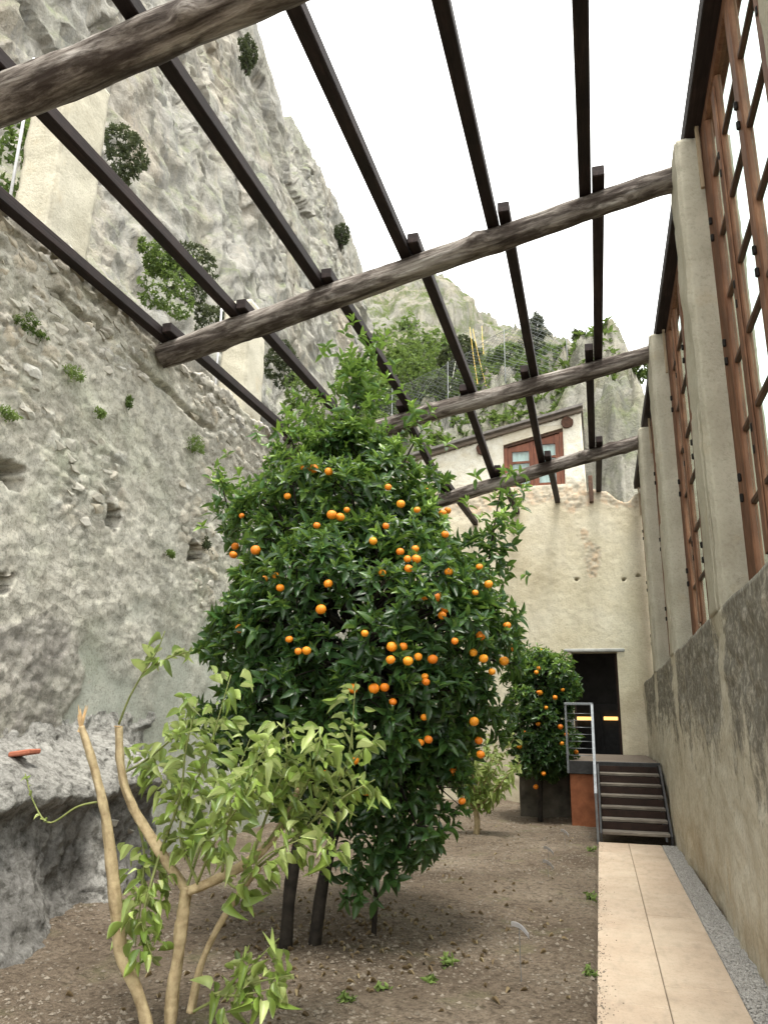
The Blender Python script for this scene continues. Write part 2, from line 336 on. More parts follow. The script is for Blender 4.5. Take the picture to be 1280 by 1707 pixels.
def m_log():
    t = NT('weathered_log'); o = t.obj(); v = t.map(o, (1.3, 11, 11)); g = t.noise(1, 7, v, .68, .8); k = t.noise(2.0, 7, t.map(o, (.9, 2.6, 2.6)), .7); f = t.noise(1, 5, t.map(o, (6, 60, 60)), .7)
    c = t.ramp(g, [(.32, (.026, .021, .019)), (.45, (.11, .092, .08)), (.55, (.25, .22, .195)), (.68, (.46, .43, .395))])
    c = t.mix(t.ramp(k, [(.40, .85), (.54, 0.)]), c, (.042, .031, .026)); c = t.mix(t.ramp(k, [(.56, 0.), (.68, .65)]), c, (.31, .285, .255))
    c = t.mix(t.ramp(f, [(.3, .5), (.5, 0.)]), c, (.04, .03, .025))
    b = t.bump(g, .9, .035); b = t.bump(f, .6, .01, b); return t.done(c, .88, b, .15)
MT = dict(left=m_left_wall(), stone=m_stone(), right=m_right_wall(), far=m_far_wall(), pillar=m_pillar(), soil=m_soil(), slab=m_slab(), glass=m_glass(), log=m_log(),
    purlin=m_wood('dark_purlin_wood', [(.012, .008, .008), (.028, .017, .016), (.06, .037, .033)], (22, 1.6, 22), .5),
    frame=m_wood('brown_window_wood', [(.10, .047, .027), (.235, .115, .065), (.36, .205, .125)], (24, 24, 2.2), .35, .7),
    muntin=m_wood('dark_muntin_wood', [(.045, .026, .018), (.11, .06, .038), (.17, .10, .065)], (24, 2, 24), .35, .7),
    redframe=m_wood('red_brown_joinery', [(.13, .045, .024), (.24, .09, .05), (.33, .14, .08)], (20, 20, 3), .2, .5),
    pale=m_wood('pale_batten_wood', [(.3, .23, .15), (.45, .37, .26), (.55, .47, .36)], (20, 20, 3), .3),
    iron=m_simple('dark_iron', (.008, .007, .007), (.03, .025, .022), 20, .6, .3, .4, .5),
    steel=m_simple('galvanised_steel', (.13, .14, .15), (.23, .245, .26), 12, .5, .1, .5, .6),
    darksteel=m_simple('dark_painted_steel', (.024, .024, .025), (.055, .055, .056), 9, .5, .2, .4, .4),
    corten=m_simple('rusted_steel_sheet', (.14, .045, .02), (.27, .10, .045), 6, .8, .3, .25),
    rust_shaded=m_simple('shaded_riser_steel', (.020, .012, .010), (.042, .024, .018), 7, .8, .3, .25),  # darkened rusted steel; shade of the gaps between treads is in the colour
    tread=m_wood('grey_tread_board', [(.11, .095, .08), (.21, .185, .155), (.32, .285, .24)], (3, 24, 24), .4, .85),
    deck=m_simple('landing_deck', (.10, .08, .065), (.19, .155, .125), 14, .85),
    conc=m_simple('grey_render', (.25, .25, .24), (.44, .44, .42), 6, .93, .9, .15),
    darkconc=m_simple('dark_plinth_render', (.05, .045, .038), (.14, .125, .10), 3, .93, .7, .15),
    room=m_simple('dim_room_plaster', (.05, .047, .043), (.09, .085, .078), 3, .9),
    black=m_simple('black_metal', (.008, .008, .008), (.02, .02, .02), 10, .5),
    slate=m_simple('grey_roof_edge', (.10, .092, .086), (.2, .185, .172), 8, .7),
    roofwood=m_wood('grey_fascia_board', [(.16, .13, .105), (.26, .22, .18), (.34, .3, .25)], (2, 22, 22), .3),
    endgrain=m_simple('log_end_grain', (.035, .018, .012), (.11, .055, .035), 18, .85),
    terracotta=m_simple('broken_terracotta', (.33, .10, .06), (.46, .17, .10), 12, .85),
    gravel=m_simple('gravel_chips', (.22, .21, .195), (.50, .48, .45), 55, .9, .5),
    pebble=m_simple('soil_pebbles', (.10, .08, .06), (.29, .25, .2), 16, .95, .5),
    bark=m_simple('orange_bark', (.012, .010, .008), (.04, .033, .026), 14, .9, .9),
    lbark=m_simple('lemon_bark', (.22, .16, .085), (.46, .37, .22), 16, .85, .9),
    cutwood=m_simple('cut_lemon_wood', (.42, .25, .11), (.60, .44, .25), 20, .8, .4),
    twig=m_simple('green_twig', (.12, .15, .04), (.25, .27, .10), 14, .7),
    cable=m_simple('white_plastic_conduit', (.45, .45, .47), (.62, .62, .64), 10, .5, .1),
    yellow=m_simple('yellow_rope', (.5, .33, .05), (.65, .45, .1), 30, .7),
    rope=m_simple('pale_rope', (.45, .44, .38), (.6, .6, .52), 30, .8),
    wire=m_simple('net_wire', (.10, .11, .11), (.2, .21, .21), 10, .5, 0, .4, .5),
    cream=m_simple('cream_infill', (.50, .45, .34), (.66, .62, .52), 5, .92, .4, .15),
    litter=m_leaf('dry_leaf', (.09, .065, .04), (.19, .14, .08), (.34, .28, .16), .1, .8, .1),
    pane_backing=m_simple('pale_pane_backing', (.62, .64, .66), (.72, .74, .75), 4, .9, .1),
    lamp=m_emit('lit_strip', (1, .55, .16), .6),
    cliff=m_cliff('limestone_cliff'), mount=m_cliff('far_mountain_rock', .68, 1.0), hill=m_cliff('hillside_rock', .85, .6),
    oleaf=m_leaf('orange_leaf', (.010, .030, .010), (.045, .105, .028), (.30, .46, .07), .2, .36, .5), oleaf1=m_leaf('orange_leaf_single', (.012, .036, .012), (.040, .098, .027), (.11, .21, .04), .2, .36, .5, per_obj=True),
    lleaf=m_leaf('lemon_leaf', (.06, .12, .016), (.225, .325, .06), (.55, .62, .25), .35, .36, .5), lleaf1=m_leaf('lemon_leaf_single', (.06, .12, .016), (.225, .325, .06), (.56, .63, .27), .35, .36, .5, per_obj=True),
    bleaf=m_leaf('bush_leaf', (.02, .035, .012), (.07, .11, .03), (.19, .27, .06), .25, .6, .2), dleaf=m_leaf('dark_bush_leaf', (.018, .026, .014), (.05, .066, .03), (.12, .14, .06), .15, .6, .2),
    weed=m_leaf('weed_leaf', (.05, .085, .025), (.13, .19, .05), (.25, .33, .10), .3, .6, .2))
def m_orange():
    t = NT('orange_peel'); n = t.noise(2.2, 4, t.obj()); c = t.ramp(t.rand(), [(0, (.72, .19, .010)), (.5, (.82, .27, .012)), (1, (.86, .36, .02))]); c = t.mix(t.ramp(n, [(.4, .35), (.65, 0.)]), c, (.62, .13, .006))
    return t.done(c, .42, t.bump(t.noise(90, 2, t.obj()), .25, .01), .4)
MT['orange'] = m_orange()

# ------------------------------------------------------------------ a wall: relief grid on its face, openings, back, ends and top
def relief_wall(name, mat, origin, U, N, length, top, thick, res, disp, holes=(), attrs=None, parent=None, loc=None, zmin=0.0, warp=None):
    """face spanned by U (horizontal) and Z, relief along N; top(u) gives the height; holes are (u0, u1, z0, z1)"""
    origin, U, N = [np.array(a, float) for a in (origin, U, N)]
    nu = int(length / res) + 1; H = float(np.max(top(np.linspace(0, length, 200)))); nv = int((H - zmin) / res) + 1
    u = np.linspace(0, length, nu); tt = np.linspace(0, 1, nv); us = set(); zs = []
    uu = u.copy()
    for h in holes:
        for e in h[:2]: uu[np.argmin(np.abs(uu - e))] = e
    zz = zmin + tt * (H - zmin)
    for h in holes:
        for e in h[2:]: zz[np.argmin(np.abs(zz - e))] = e
    G, Z = np.meshgrid(uu, zz, indexing='ij'); TP = top(G); Zc = np.minimum(Z, TP)
    if not holes:
        Z = zmin + (G * 0 + tt) * (TP - zmin) / tt[-4]; Z = np.where(tt >= tt[-4] - 1e-9, TP + (tt - tt[-4]) * 1.0, Z); Zc = np.minimum(Z, TP)
    d = disp(G, Zc); A = {k: f(G, Zc) for k, f in (attrs or {}).items()}
    for h in holes:
        e = ((np.abs(G - h[0]) < 1e-6) | (np.abs(G - h[1]) < 1e-6)) & (Z > h[2] - 1e-6) & (Z < h[3] + 1e-6) | ((np.abs(Z - h[2]) < 1e-6) | (np.abs(Z - h[3]) < 1e-6)) & (G > h[0] - 1e-6) & (G < h[1] + 1e-6)
        d = np.where(e, 0, d)
    if warp: G, Zc = warp(G, Zc)
    over = np.clip(Z - TP, 0, thick)                        # above the top line the sheet folds back over the wall
    P = origin + G[..., None] * U + np.array([0, 0, 1.]) * Zc[..., None] + N * (d - np.where(Z > TP + 1e-9, thick * np.clip((Z - TP) / (res * 3 if holes else tt[-1] - tt[-4]), 0, 1), 0))[..., None]
    gm, zm = (G[:-1, :-1] + G[1:, 1:]) / 2, (Z[:-1, :-1] + Z[1:, 1:]) / 2
    keep = np.ones(gm.shape, bool)
    for h in holes: keep &= ~((gm > h[0]) & (gm < h[1]) & (zm > h[2]) & (zm < h[3]))
    V = P.reshape(-1, 3); F = gridF(nu, nv, keep)
    if np.dot(np.cross(U, [0, 0, 1.]), N) < 0: F = F[:, ::-1]
    ex = []
    def q(a, b, c, dd): ex.append((np.array([a, b, c, dd]), np.array([[0, 1, 2, 3]])))
    def pt(uu_, z_, b): return origin + U * uu_ + np.array([0, 0, z_]) - N * (thick * b)
    for h in holes:
        a, b, z0, z1 = h
        q(pt(a, z0, 0), pt(a, z0, 1), pt(a, z1, 1), pt(a, z1, 0)); q(pt(b, z0, 0), pt(b, z1, 0), pt(b, z1, 1), pt(b, z0, 1))
        q(pt(a, z1, 0), pt(a, z1, 1), pt(b, z1, 1), pt(b, z1, 0)); q(pt(a, z0, 0), pt(b, z0, 0), pt(b, z0, 1), pt(a, z0, 1))
    segs = [(0, length)]
    if not holes: q(pt(0, zmin, 1), pt(length, zmin, 1), pt(length, float(top(np.array(length))), 1), pt(0, float(top(np.array(0.))), 1))
    nmain = len(V); VV, FF = join([(V, F)] + ex)
    at = {k: np.concatenate([a.ravel(), np.full(len(VV) - nmain, .0)]) for k, a in A.items()}
    return mk(name, VV, FF, mat, parent, loc, smooth=True, attrs=at)

# ================================================================== THE SETTING
LWX, RWX, FWY = -4.9, .98, 18.0
# --- outer terrain and soil
def sheet(name, x0, x1, y0, y1, nx, ny, zf, mat, loc, skirt=0):
    X, Y = np.meshgrid(np.linspace(x0, x1, nx), np.linspace(y0, y1, ny), indexing='ij')
    V = np.stack([X, Y, zf(X, Y)], -1).reshape(-1, 3); return mk(name, V, gridF(nx, ny), mat, None, loc, True)
tag(sheet('terrain', -400, 400, -200, 500, 9, 9, lambda x, y: x * 0 - .8, MT['soil'], (0, 0, -.8)), kind='structure')
def soil_z(x, y):
    z = .035 * fbm(x * .9, y * .9, None, 3, 3) + .012 * fbm(x * 5, y * 5, None, 3, 8)
    z = z + .10 * ss(-3.0, -4.6, x) - .0
    return z * ss(-.12, -.5, x) - .004
tag(sheet('ground', -5.6, 1.6, -2, 18.6, 200, 520, lambda x, y: soil_z(x, y) - .05 * ss(-.13, -.09, x), MT['soil'], (-2, 6, 0)), kind='structure')

# --- paved path: two rows of slabs on a bed, gravel strip beside it
PX0, PXM, PX1 = -.105, .312, .755
bed = tag(boxo('path', (PX0 + .004, PX1 - .004, -1, 12.3, -.2, -.012), MT['darkconc'], loc=(.3, 6, -.2)), kind='structure')
y = -.6; k = 0
while y < 12.2:
    for a, b in ((PX0, PXM), (PXM, PX1)):
        l = 1.0; yy = y + (0 if a == PX0 else .43)
        dz = random.uniform(-.002, .002)
        boxo('paving_slab', (a + .0025, b - .0025, yy + .003, min(yy + l - .003, 12.3), -.03, .004 + dz), MT['slab'], bed, .004)
    y += 1.0
def pebbles(name, n, x0, x1, y0, y1, s0, s1, mat, zf, dens=None, kind='stuff', parent=None, loc=None):
    Y = y0 + (y1 - y0) * rng.random(n) ** 1.6; X = rng.uniform(x0, x1, n)
    if dens is not None: k = rng.random(n) < dens(X, Y); X, Y = X[k], Y[k]; n = len(X)
    S = s0 + (s1 - s0) * rng.random(n) ** 2.5
    o = np.array([[1, 0, 0], [0, 1, 0], [-1, 0, 0], [0, -1, 0], [0, 0, .7], [0, 0, -.7]], float); f = np.array([[0, 1, 4], [1, 2, 4], [2, 3, 4], [3, 0, 4], [1, 0, 5], [2, 1, 5], [3, 2, 5], [0, 3, 5]])
    V = o[None] * (.6 + .8 * rng.random((n, 6, 1))) * S[:, None, None]; a = rng.uniform(0, 6.28, n); c, s = np.cos(a)[:, None], np.sin(a)[:, None]
    V = np.stack([V[..., 0] * c - V[..., 1] * s, V[..., 0] * s + V[..., 1] * c, V[..., 2]], -1) + np.stack([X, Y, zf(X, Y)], -1)[:, None]
    F = (f[None] + (np.arange(n) * 6)[:, None, None]).reshape(-1, 3)
    return tag(mk(name, V.reshape(-1, 3), F, mat, parent, loc, False), kind=kind)
strip = tag(boxo('gravel_strip', (PX1 + .003, RWX - .0, -1, 12.3, -.2, -.006), MT['gravel'], loc=(.87, 6, -.2)), kind='structure')
g = pebbles('gravel', 15000, PX1 + .008, RWX - .01, 2.5, 12.3, .006, .014, MT['gravel'], lambda x, y: x * 0 + .001, loc=(.87, 6, 0)); tag(g, 'pale grey gravel chips filling the strip between path and wall', 'gravel')
g = pebbles('soil_stones', 30000, -4.7, -.13, 3, 17.8, .004, .020, MT['pebble'], lambda x, y: soil_z(x, y) + .002, lambda x, y: .25 + .75 * ss(-.3, .5, fbm(x * 1.2, y * 1.2, None, 3, 31)), loc=(-2, 8, 0)); tag(g, 'small stones and crumbs scattered over the brown soil', 'stones')

g = pebbles('soil_crumbs', 9000, PX0, PX0 + .22, 3, 12.2, .002, .008, MT['pebble'], lambda x, y: x * 0 + .005, lambda x, y: np.exp(-(x - PX0) / .035) * (.4 + .6 * ss(-.2, .3, fbm(y * 2, 0 * x, None, 2, 4))), loc=(-.05, 7, 0)); tag(g, 'soil crumbs spilled over the path edge', 'soil')
# --- left rubble wall
ledge_holes = []
HOLES = [(atX(12, 788, LWX), .40, .20), (atX(190, 862, LWX), .22, .24), (atX(325, 920, LWX), .28, .23), (atX(0, 970, LWX), .3, .17)]
def lw_top(u): return 6.12 + .10 * fbm(u * .9, 0, None, 3, 5) + .05 * np.round(2 * vnoise(u * 2.6, 3.3, None, 9)) / 2
def lw_masks(u, z):
    n = fbm(u * .8, z * .8, None, 4, 21)
    up = ss(-.5, .45, n + .45 * (z - 4.3) + .0)
    pl = ss(.35, .75, fbm(u * .7, z * .7, None, 4, 40) * .5 + .9 * ss(6.0, 6.9, u + .35 * fbm(u, z, None, 3, 77)) * ss(3.45, 2.5, z + .25 * fbm(u * 1.3, z * 1.3, None, 3, 78)))
    ro = ss(.4, .7, ss(7.1, 6.2, u + .3 * fbm(u * 2, z * 2, None, 3, 13)) * ss(2.7, 2.2, z + .3 * fbm(u * 1.5, z * 1.5, None, 3, 14)))
    pl = pl * (1 - ro)
    return up * (1 - pl), pl, ro
def lw_vor(u, z): return voro((u + .05 * fbm(u * 4, z * 4, None, 3, 4)) / .25, (z + .04 * fbm(u * 4, z * 4, None, 3, 5)) / .14 + .17 * u, 11)
def lw_disp(u, z):
    up, pl, ro = lw_masks(u, z); f1, f2, i = lw_vor(u, z); st = ss(.03, .3, f2 - f1)
    d = up * (st * (.016 + .028 * (i - .3)) - .008) + .02 * fbm(u * .6, z * .6, None, 2, 2) + (.008 + .002 * ro) * (1 - pl * .8) * fbm(u * 11, z * 11, None, 4, 6) + (1 - pl) * (1 - ro) * .012 * facet(u * 5 + z, z * 9, 61) + ro * .016 * facet(u * 14 + z * 5, z * 22, 62)
    d = d - .045 * pl
    d = d - .10 * ss(.06, 0, np.abs(z - (5.62 - .045 * (u - 5) + .06 * fbm(u * 1.5, 0, None, 3, 90)))) * ss(-.35, .1, fbm(u * 1.2, 5, None, 2, 91))      # the ragged course line below the coping
    for c, wd, ht in HOLES:
        e = np.maximum(np.abs(u - c[1]) / (wd / 2), np.abs(z - c[2]) / (ht / 2)) + .3 * fbm(u * 9, z * 9, None, 2, 51)
        d = np.where(e < 1, -.6, d)
    return d
def lw_warp(u, z):
    """the holes widen behind their mouths"""
    for c, wd, ht in HOLES:
        e = np.maximum(np.abs(u - c[1]) / (wd / 2), np.abs(z - c[2]) / (ht / 2)) + .3 * fbm(u * 9, z * 9, None, 2, 51); k = np.where(e < .8, 2.6, 1.0)
        u, z = c[1] + (u - c[1]) * k, c[2] + (z - c[2]) * k
    return u, z
lw = relief_wall('rubble_stone_wall', MT['left'], (LWX, 0, 0), (0, 1, 0), (1, 0, 0), 18.3, lw_top, .65, .028, lw_disp, zmin=-.1, loc=(LWX, 9, 0), warp=lw_warp,
    attrs={'stone': lambda u, z: lw_masks(u, z)[0] * ss(.02, .12, lw_vor(u, z)[1] - lw_vor(u, z)[0]), 'tone': lambda u, z: lw_vor(u, z)[2], 'plaster': lambda u, z: lw_masks(u, z)[1], 'rough': lambda u, z: lw_masks(u, z)[2]})
tag(lw, 'tall rubble stone wall with putlog holes and patches of grey-green render', 'wall')
def rock_mesh(name, seed, mat, n=16):
    r = np.random.default_rng(seed); bm = bmesh.new()
    for p in nrm(r.normal(size=(n, 3))) * r.uniform(.75, 1.0, (n, 1)): bm.verts.new(p * [.5, .5, .5])
    bmesh.ops.convex_hull(bm, input=bm.verts[:]); V = np.array([v.co[:] for v in bm.verts]); bm.verts.index_update()
    bm.verts.ensure_lookup_table(); F = np.array([[v.index for v in f.verts] for f in bm.faces]); bm.free(); return mesh(name, V, F, mat, False)
ROCKS = [rock_mesh('stone', 100 + i, MT['stone']) for i in range(14)]
def rotm(a, b, c): return np.array(Matrix.Rotation(c, 3, 'Z') @ Matrix.Rotation(b, 3, 'Y') @ Matrix.Rotation(a, 3, 'X'))
cand = []
for iu in range(15, 52):
    for iv in range(2, 62):
        cu = iu + .15 + .7 * float(_h(np.array(iu), np.array(iv), np.array(0), 11)); cv = iv + .15 + .7 * float(_h(np.array(iu), np.array(iv), np.array(0), 12))
        u = cu * .25; z = (cv - .17 * u) * .14
        if 4.2 < u < 12 and .8 < z < 6.0:
            m = float(lw_masks(np.array(u), np.array(z))[0]); h = float(_h(np.array(iu), np.array(iv), np.array(0), 15))
            if any(abs(u - c[1]) < wd * .5 + .17 and abs(z - c[2]) < ht * .5 + .10 for c, wd, ht in HOLES): continue
            if m > .35: cand.append((m * (.5 + h) * (1.5 if z > 4.4 else 1) / (u ** .3), u, z, h))
cand.sort(reverse=True)
for q, u, z, h in cand[:290]:
    d = float(lw_disp(np.array(u), np.array(z))); s = .6 + .7 * h
    inst('stone', random.choice(ROCKS), lw, (LWX + d - .016, u, z), rotm(random.uniform(-.35, .2), random.uniform(-.2, .2), random.uniform(-.2, .2)), (.05 + .03 * h, .24 * s, .12 * s))

# --- left ledge of grey render with a battered base
def ledge():
    prof = np.array([(-4.98, 1.62), (-4.86, 1.40), (-4.55, 1.22), (-4.28, 1.06), (-4.22, .98), (-4.27, .91), (-4.32, .86), (-4.34, .78), (-4.34, .55), (-4.32, .32), (-4.24, .14), (-4.16, .03), (-4.1, -.12)])
    L = np.concatenate([[0], np.cumsum(np.linalg.norm(np.diff(prof, axis=0), axis=1))]); t = np.linspace(0, L[-1], 84); px = np.interp(t, L, prof[:, 0]); pz = np.interp(t, L, prof[:, 1])
    ys = np.linspace(1.5, 8.1, 260); Y, T = np.meshgrid(ys, t, indexing='ij'); X = np.broadcast_to(px, Y.shape).copy(); Z = np.broadcast_to(pz, Y.shape).copy()
    low = ss(.8, .1, Z); fade = ss(8.05, 7.0, Y + .25 * fbm(Y * 2, Z * 3, None, 2, 3))
    X += low * (.34 * ss(6.2, 4.6, Y)) + .06 * fbm(Y * 1.5, T * 1.5, None, 3, 8) + .04 * facet(Y * 4 + T, T * 5, 8) + .025 * facet(Y * 11, T * 12, 18) + .02 * fbm(Y * 13, T * 13, None, 4, 9); Z += .05 * fbm(Y * 1.3, T * .6, None, 3, 10) * ss(.1, .4, Z)
    nic = ss(.16, .08, np.abs(Y - 6.3)) * ss(.85, .7, Z); X += .14 * nic                 # smooth upright strip
    X = np.where(X > LWX, LWX - .06 + (X - LWX + .06) * fade, X)
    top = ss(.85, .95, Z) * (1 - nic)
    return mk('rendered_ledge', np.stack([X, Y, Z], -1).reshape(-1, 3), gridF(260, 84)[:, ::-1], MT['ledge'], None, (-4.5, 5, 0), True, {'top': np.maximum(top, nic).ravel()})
def m_ledge():
    t = NT('ledge_render'); n = t.noise(3, 6, rough=.65); f = t.noise(30, 6, rough=.7)
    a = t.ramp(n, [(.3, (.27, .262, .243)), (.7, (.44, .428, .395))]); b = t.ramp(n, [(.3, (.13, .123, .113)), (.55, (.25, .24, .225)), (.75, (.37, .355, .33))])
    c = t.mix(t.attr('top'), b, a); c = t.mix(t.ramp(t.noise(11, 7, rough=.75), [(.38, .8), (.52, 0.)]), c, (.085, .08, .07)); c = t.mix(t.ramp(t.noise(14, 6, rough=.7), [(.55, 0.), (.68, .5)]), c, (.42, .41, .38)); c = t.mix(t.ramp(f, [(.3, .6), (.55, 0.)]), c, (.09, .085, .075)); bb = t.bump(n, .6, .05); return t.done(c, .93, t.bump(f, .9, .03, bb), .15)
MT['ledge'] = m_ledge()
lg = tag(ledge(), 'sloping grey rendered ledge with dark undercut base along the rubble wall foot', 'ledge')
for i in range(12):                                                        # rough courses showing in the broken render beside the strip
    yy = 6.62 + .34 * (i % 2) + random.uniform(-.05, .05); zz = .12 + .11 * (i // 2)
    inst('stone', ROCKS[i], lg, (-4.42 - .07 * zz, yy, zz), rotm(random.uniform(-.15, .15), 0, random.uniform(-.2, .2)), (.3, .36, .11))

# --- right wall and its pillars
PIL = [(2.9, 3.48), (6.55, 7.12), (10.5, 11.08), (13.9, 14.48)]
def rw_top(u): return 2.53 + .015 * fbm(u * 1.2, 0, None, 3, 8)
def pilmask(u):
    y = u - 1.5; m = 0
    for a, b in PIL + [(17.6, 18.3)]: m = np.maximum(m, ss(.42, .1, np.abs(y - (a + b) / 2)))
    return m
def rw_disp(u, z): return ss(2.56, 2.3, z) * (.035 * fbm(u * .8, z * .8, None, 3, 3) + .012 * fbm(u * 6, z * 6, None, 4, 4)) + ss(2.52, 2.4, z) * .014 * ss(1.2, 2.0, z) * (1 - .8 * pilmask(u)) * fbm(u * 9, z * 9, None, 4, 7) - .05 * ss(.5, 0, z) * 0
rw = relief_wall('stained_parapet_wall', MT['right'], (RWX, -1.5, 0), (0, 1, 0), (-1, 0, 0), 19.5, rw_top, .75, .03, rw_disp, zmin=-.1, loc=(RWX, 8, 0),
    attrs={'stain': lambda u, z: (ss(.95, 1.95, z + .25 * fbm(u * .9, z * .5, None, 3, 81)) * (1 - .9 * pilmask(u + .1 * fbm(u, z, None, 2, 5))) * .95), 'ochre': lambda u, z: ss(1.0, .2, z + .3 * fbm(u * 1.5, z, None, 3, 55))})
tag(rw, 'long plastered parapet wall blackened below its top edge beside the path', 'wall')
def block(name, x0, x1, y0, y1, z0, z1, mat, parent=None, loc=None, seed=0, amp=.012, res=.055, taper=0):
    """an upright plastered block: a subdivided box with soft worn edges and uneven faces"""
    bm = bmesh.new(); bmesh.ops.create_cube(bm, size=1)
    for v in bm.verts: v.co = Vector((x0 if v.co.x < 0 else x1, y0 if v.co.y < 0 else y1, z0 if v.co.z < 0 else z1))
    bmesh.ops.bevel(bm, geom=bm.edges[:], offset=.022, segments=2, affect='EDGES')
    for ax, a, b in ((0, x0, x1), (1, y0, y1), (2, z0, z1)):
        for c in np.arange(a + res, b - res * .5, res):
            no = [0, 0, 0]; no[ax] = 1; co = [0, 0, 0]; co[ax] = c
            bmesh.ops.bisect_plane(bm, geom=bm.verts[:] + bm.edges[:] + bm.faces[:], plane_co=co, plane_no=no)
    bm.normal_update(); V = np.array([v.co[:] for v in bm.verts]); Nn = np.array([v.normal[:] for v in bm.verts])
    bm.verts.index_update(); F = {}
    for f in bm.faces: F.setdefault(len(f.verts), []).append([v.index for v in f.verts])
    bm.free(); F = [np.array(f) for f in F.values()]
    V = V + Nn * (amp * fbm(V[:, 0] * 3 + seed, V[:, 1] * 3, V[:, 2] * 3, 4, 5) + amp * .5 * fbm(V[:, 0] * 12, V[:, 1] * 12, V[:, 2] * 12, 3, 6))[:, None]
    if taper:
        c = np.array([(x0 + x1) / 2, (y0 + y1) / 2]); k = 1 + taper * (z1 - V[:, 2]) / (z1 - z0); V[:, :2] = c + (V[:, :2] - c) * k[:, None]
    return mk(name, V, F, mat, parent, loc, True)
ordn = ['first', 'second', 'third', 'fourth', 'fifth', 'sixth', 'seventh']
PT = [7.0, 7.0, 7.05, 6.95]
for i, (a, b) in enumerate(PIL):
    lab = ['pale plastered pillar carrying the thickest dark log at the parapet wall', 'tall pale pillar with a worn ledge line holding the long knotted log', 'slim cream pillar between the second and third glazed frames', 'slim cream pillar just before the last glazed frame by the doorway wall'][i]
    block('plaster_pillar', RWX + .005, RWX + .50, a, b, 2.5, PT[i], MT['pillar'], None, ((RWX + .25), (a + b) / 2, 2.5), i * 7)
    o = bpy.context.collection.objects[-1] if False else [x for x in C.objects if x.name.startswith('plaster_pillar')][-1]
    tag(o, lab, 'pillar', 'pillars along the parapet wall')
    block('pilaster_step', RWX - .012, RWX + .03, a + .10, b - .02, 2.5, 4.35, MT['pillar'], o, None, i * 7 + 3, .008)

# --- far building: cream wall with doorway, upper window, eave
fx0, fx1 = -5.6, 1.9
DO = (atY(952, 1088, FWY)[0] - fx0, atY(1028, 1088, FWY)[0] - fx0, .98, 3.22)
WI = (-1.93 - fx0, -.47 - fx0, 7.22, 8.74)
EAV = lambda x: 8.98 + .225 * (x + .1)
def fw_top(u):
    x = u + fx0
    return np.where(x < .0, EAV(x) + .02, 6.95 + .14 * fbm(u * 2.2, 0, None, 3, 4) - .1 * x)
def fw_patch(u, z):
    x = u + fx0
    top = ss(6.35, 6.9, z + .35 * fbm(u * 1.1, z * 1.1, None, 4, 9)) * ss(7.7, 7.1, z)
    p2 = ss(.62, .2, np.hypot((x - .02 - .12 * (z - 5.2)) / .55, (z - 5.3) / 1.15) + .35 * fbm(u * 2, z * 2, None, 4, 19))
    return np.maximum(top * .9, p2)
def fw_disp(u, z):
    s = fw_patch(u, z); hol = np.minimum.reduce([np.hypot((u + fx0 - q[0]) / 1.3, z - q[2]) for q in (atY(961, 966, FWY), atY(1040, 966, FWY), atY(1063, 960, FWY))]); f1, f2, i = voro((u + .05 * fbm(u * 5, z * 5, None, 2, 1)) / .17, (z + .04 * fbm(u * 5, z * 5, None, 2, 2)) / .1, 5); return -.25 * ss(.034, .02, hol) + .016 * fbm(u * .5, z * .5, None, 2, 7) + .004 * fbm(u * 9, z * 9, None, 3, 3) + s * (.018 * ss(0, .3, f2 - f1) - .015 + .012 * i + .012 * fbm(u * 10, z * 10, None, 3, 8))
bld = empty('cream_house', (-1.5, FWY, 0), 'cream plastered house wall with dark doorway and brown upper window', 'building')
relief_wall('wall', MT['far'], (fx0, FWY, 0), (1, 0, 0), (0, -1, 0), fx1 - fx0, fw_top, .34, .03, fw_disp, [DO, WI], {'stone': fw_patch, 'white': lambda u, z: ss(7.0, 7.5, z)}, bld, zmin=-.1)
dx0, dx1 = DO[0] + fx0, DO[1] + fx0
boxo('door_lintel', (dx0 - .16, dx1 + .17, FWY - .045, FWY + .20, 3.223, 3.30), MT['conc'], bld, .02)
boxo('threshold', (dx0 - .02, dx1 + .02, FWY - .02, FWY + .36, .93, .985), MT['deck'], bld, .01)
V, F = join([boxm(-2.6, -2.5, 18.35, 22, .9, 4, 0), boxm(2.4, 2.5, 18.35, 22, .9, 4, 0), boxm(-2.6, 2.5, 22, 22.1, .9, 4, 0), boxm(-2.6, 2.5, 18.35, 22.1, 4, 4.1, 0), boxm(-2.6, 2.5, 18.35, 22.1, .8, .9, 0)])
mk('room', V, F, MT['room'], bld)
for s in (dx0 + .0, dx1 - .05): boxo('door_jamb', (s, s + .05, FWY + .2, FWY + .27, .99, 3.2), MT['rust_shaded'], bld, .006)
# upper window with its sloping head, two leaves of three panes
wn = empty('window', (0, 0, 0)); wn.parent = bld; wx0, wx1, wz0 = -1.93, -.47, 7.22; wyf = FWY + .14
HEAD = lambda x: 8.26 + .23 * (x - wx0)
def slab4(x0, x1, y0, y1, zb0, zb1, zt0, zt1):
    V = np.array([[x0, y0, zb0], [x1, y0, zb1], [x1, y1, zb1], [x0, y1, zb0], [x0, y0, zt0], [x1, y0, zt1], [x1, y1, zt1], [x0, y1, zt0]]); return V, np.array([[0, 1, 5, 4], [1, 2, 6, 5], [2, 3, 7, 6], [3, 0, 4, 7], [4, 5, 6, 7], [3, 2, 1, 0]])
mk('window_head', *slab4(wx0 + .001, wx1 - .001, FWY + .004, FWY + .25, HEAD(wx0) + .07, HEAD(wx1) + .07, 8.738, 8.738), MT['cream'], wn)
mk('soffit_shadow_strip', *slab4(wx0 + .001, wx1 - .001, FWY + .06, FWY + .25, HEAD(wx0), HEAD(wx1), HEAD(wx0) + .069, HEAD(wx1) + .069), MT['muntin'], wn)  # dark strip stands in for the lintel's shadow under the head
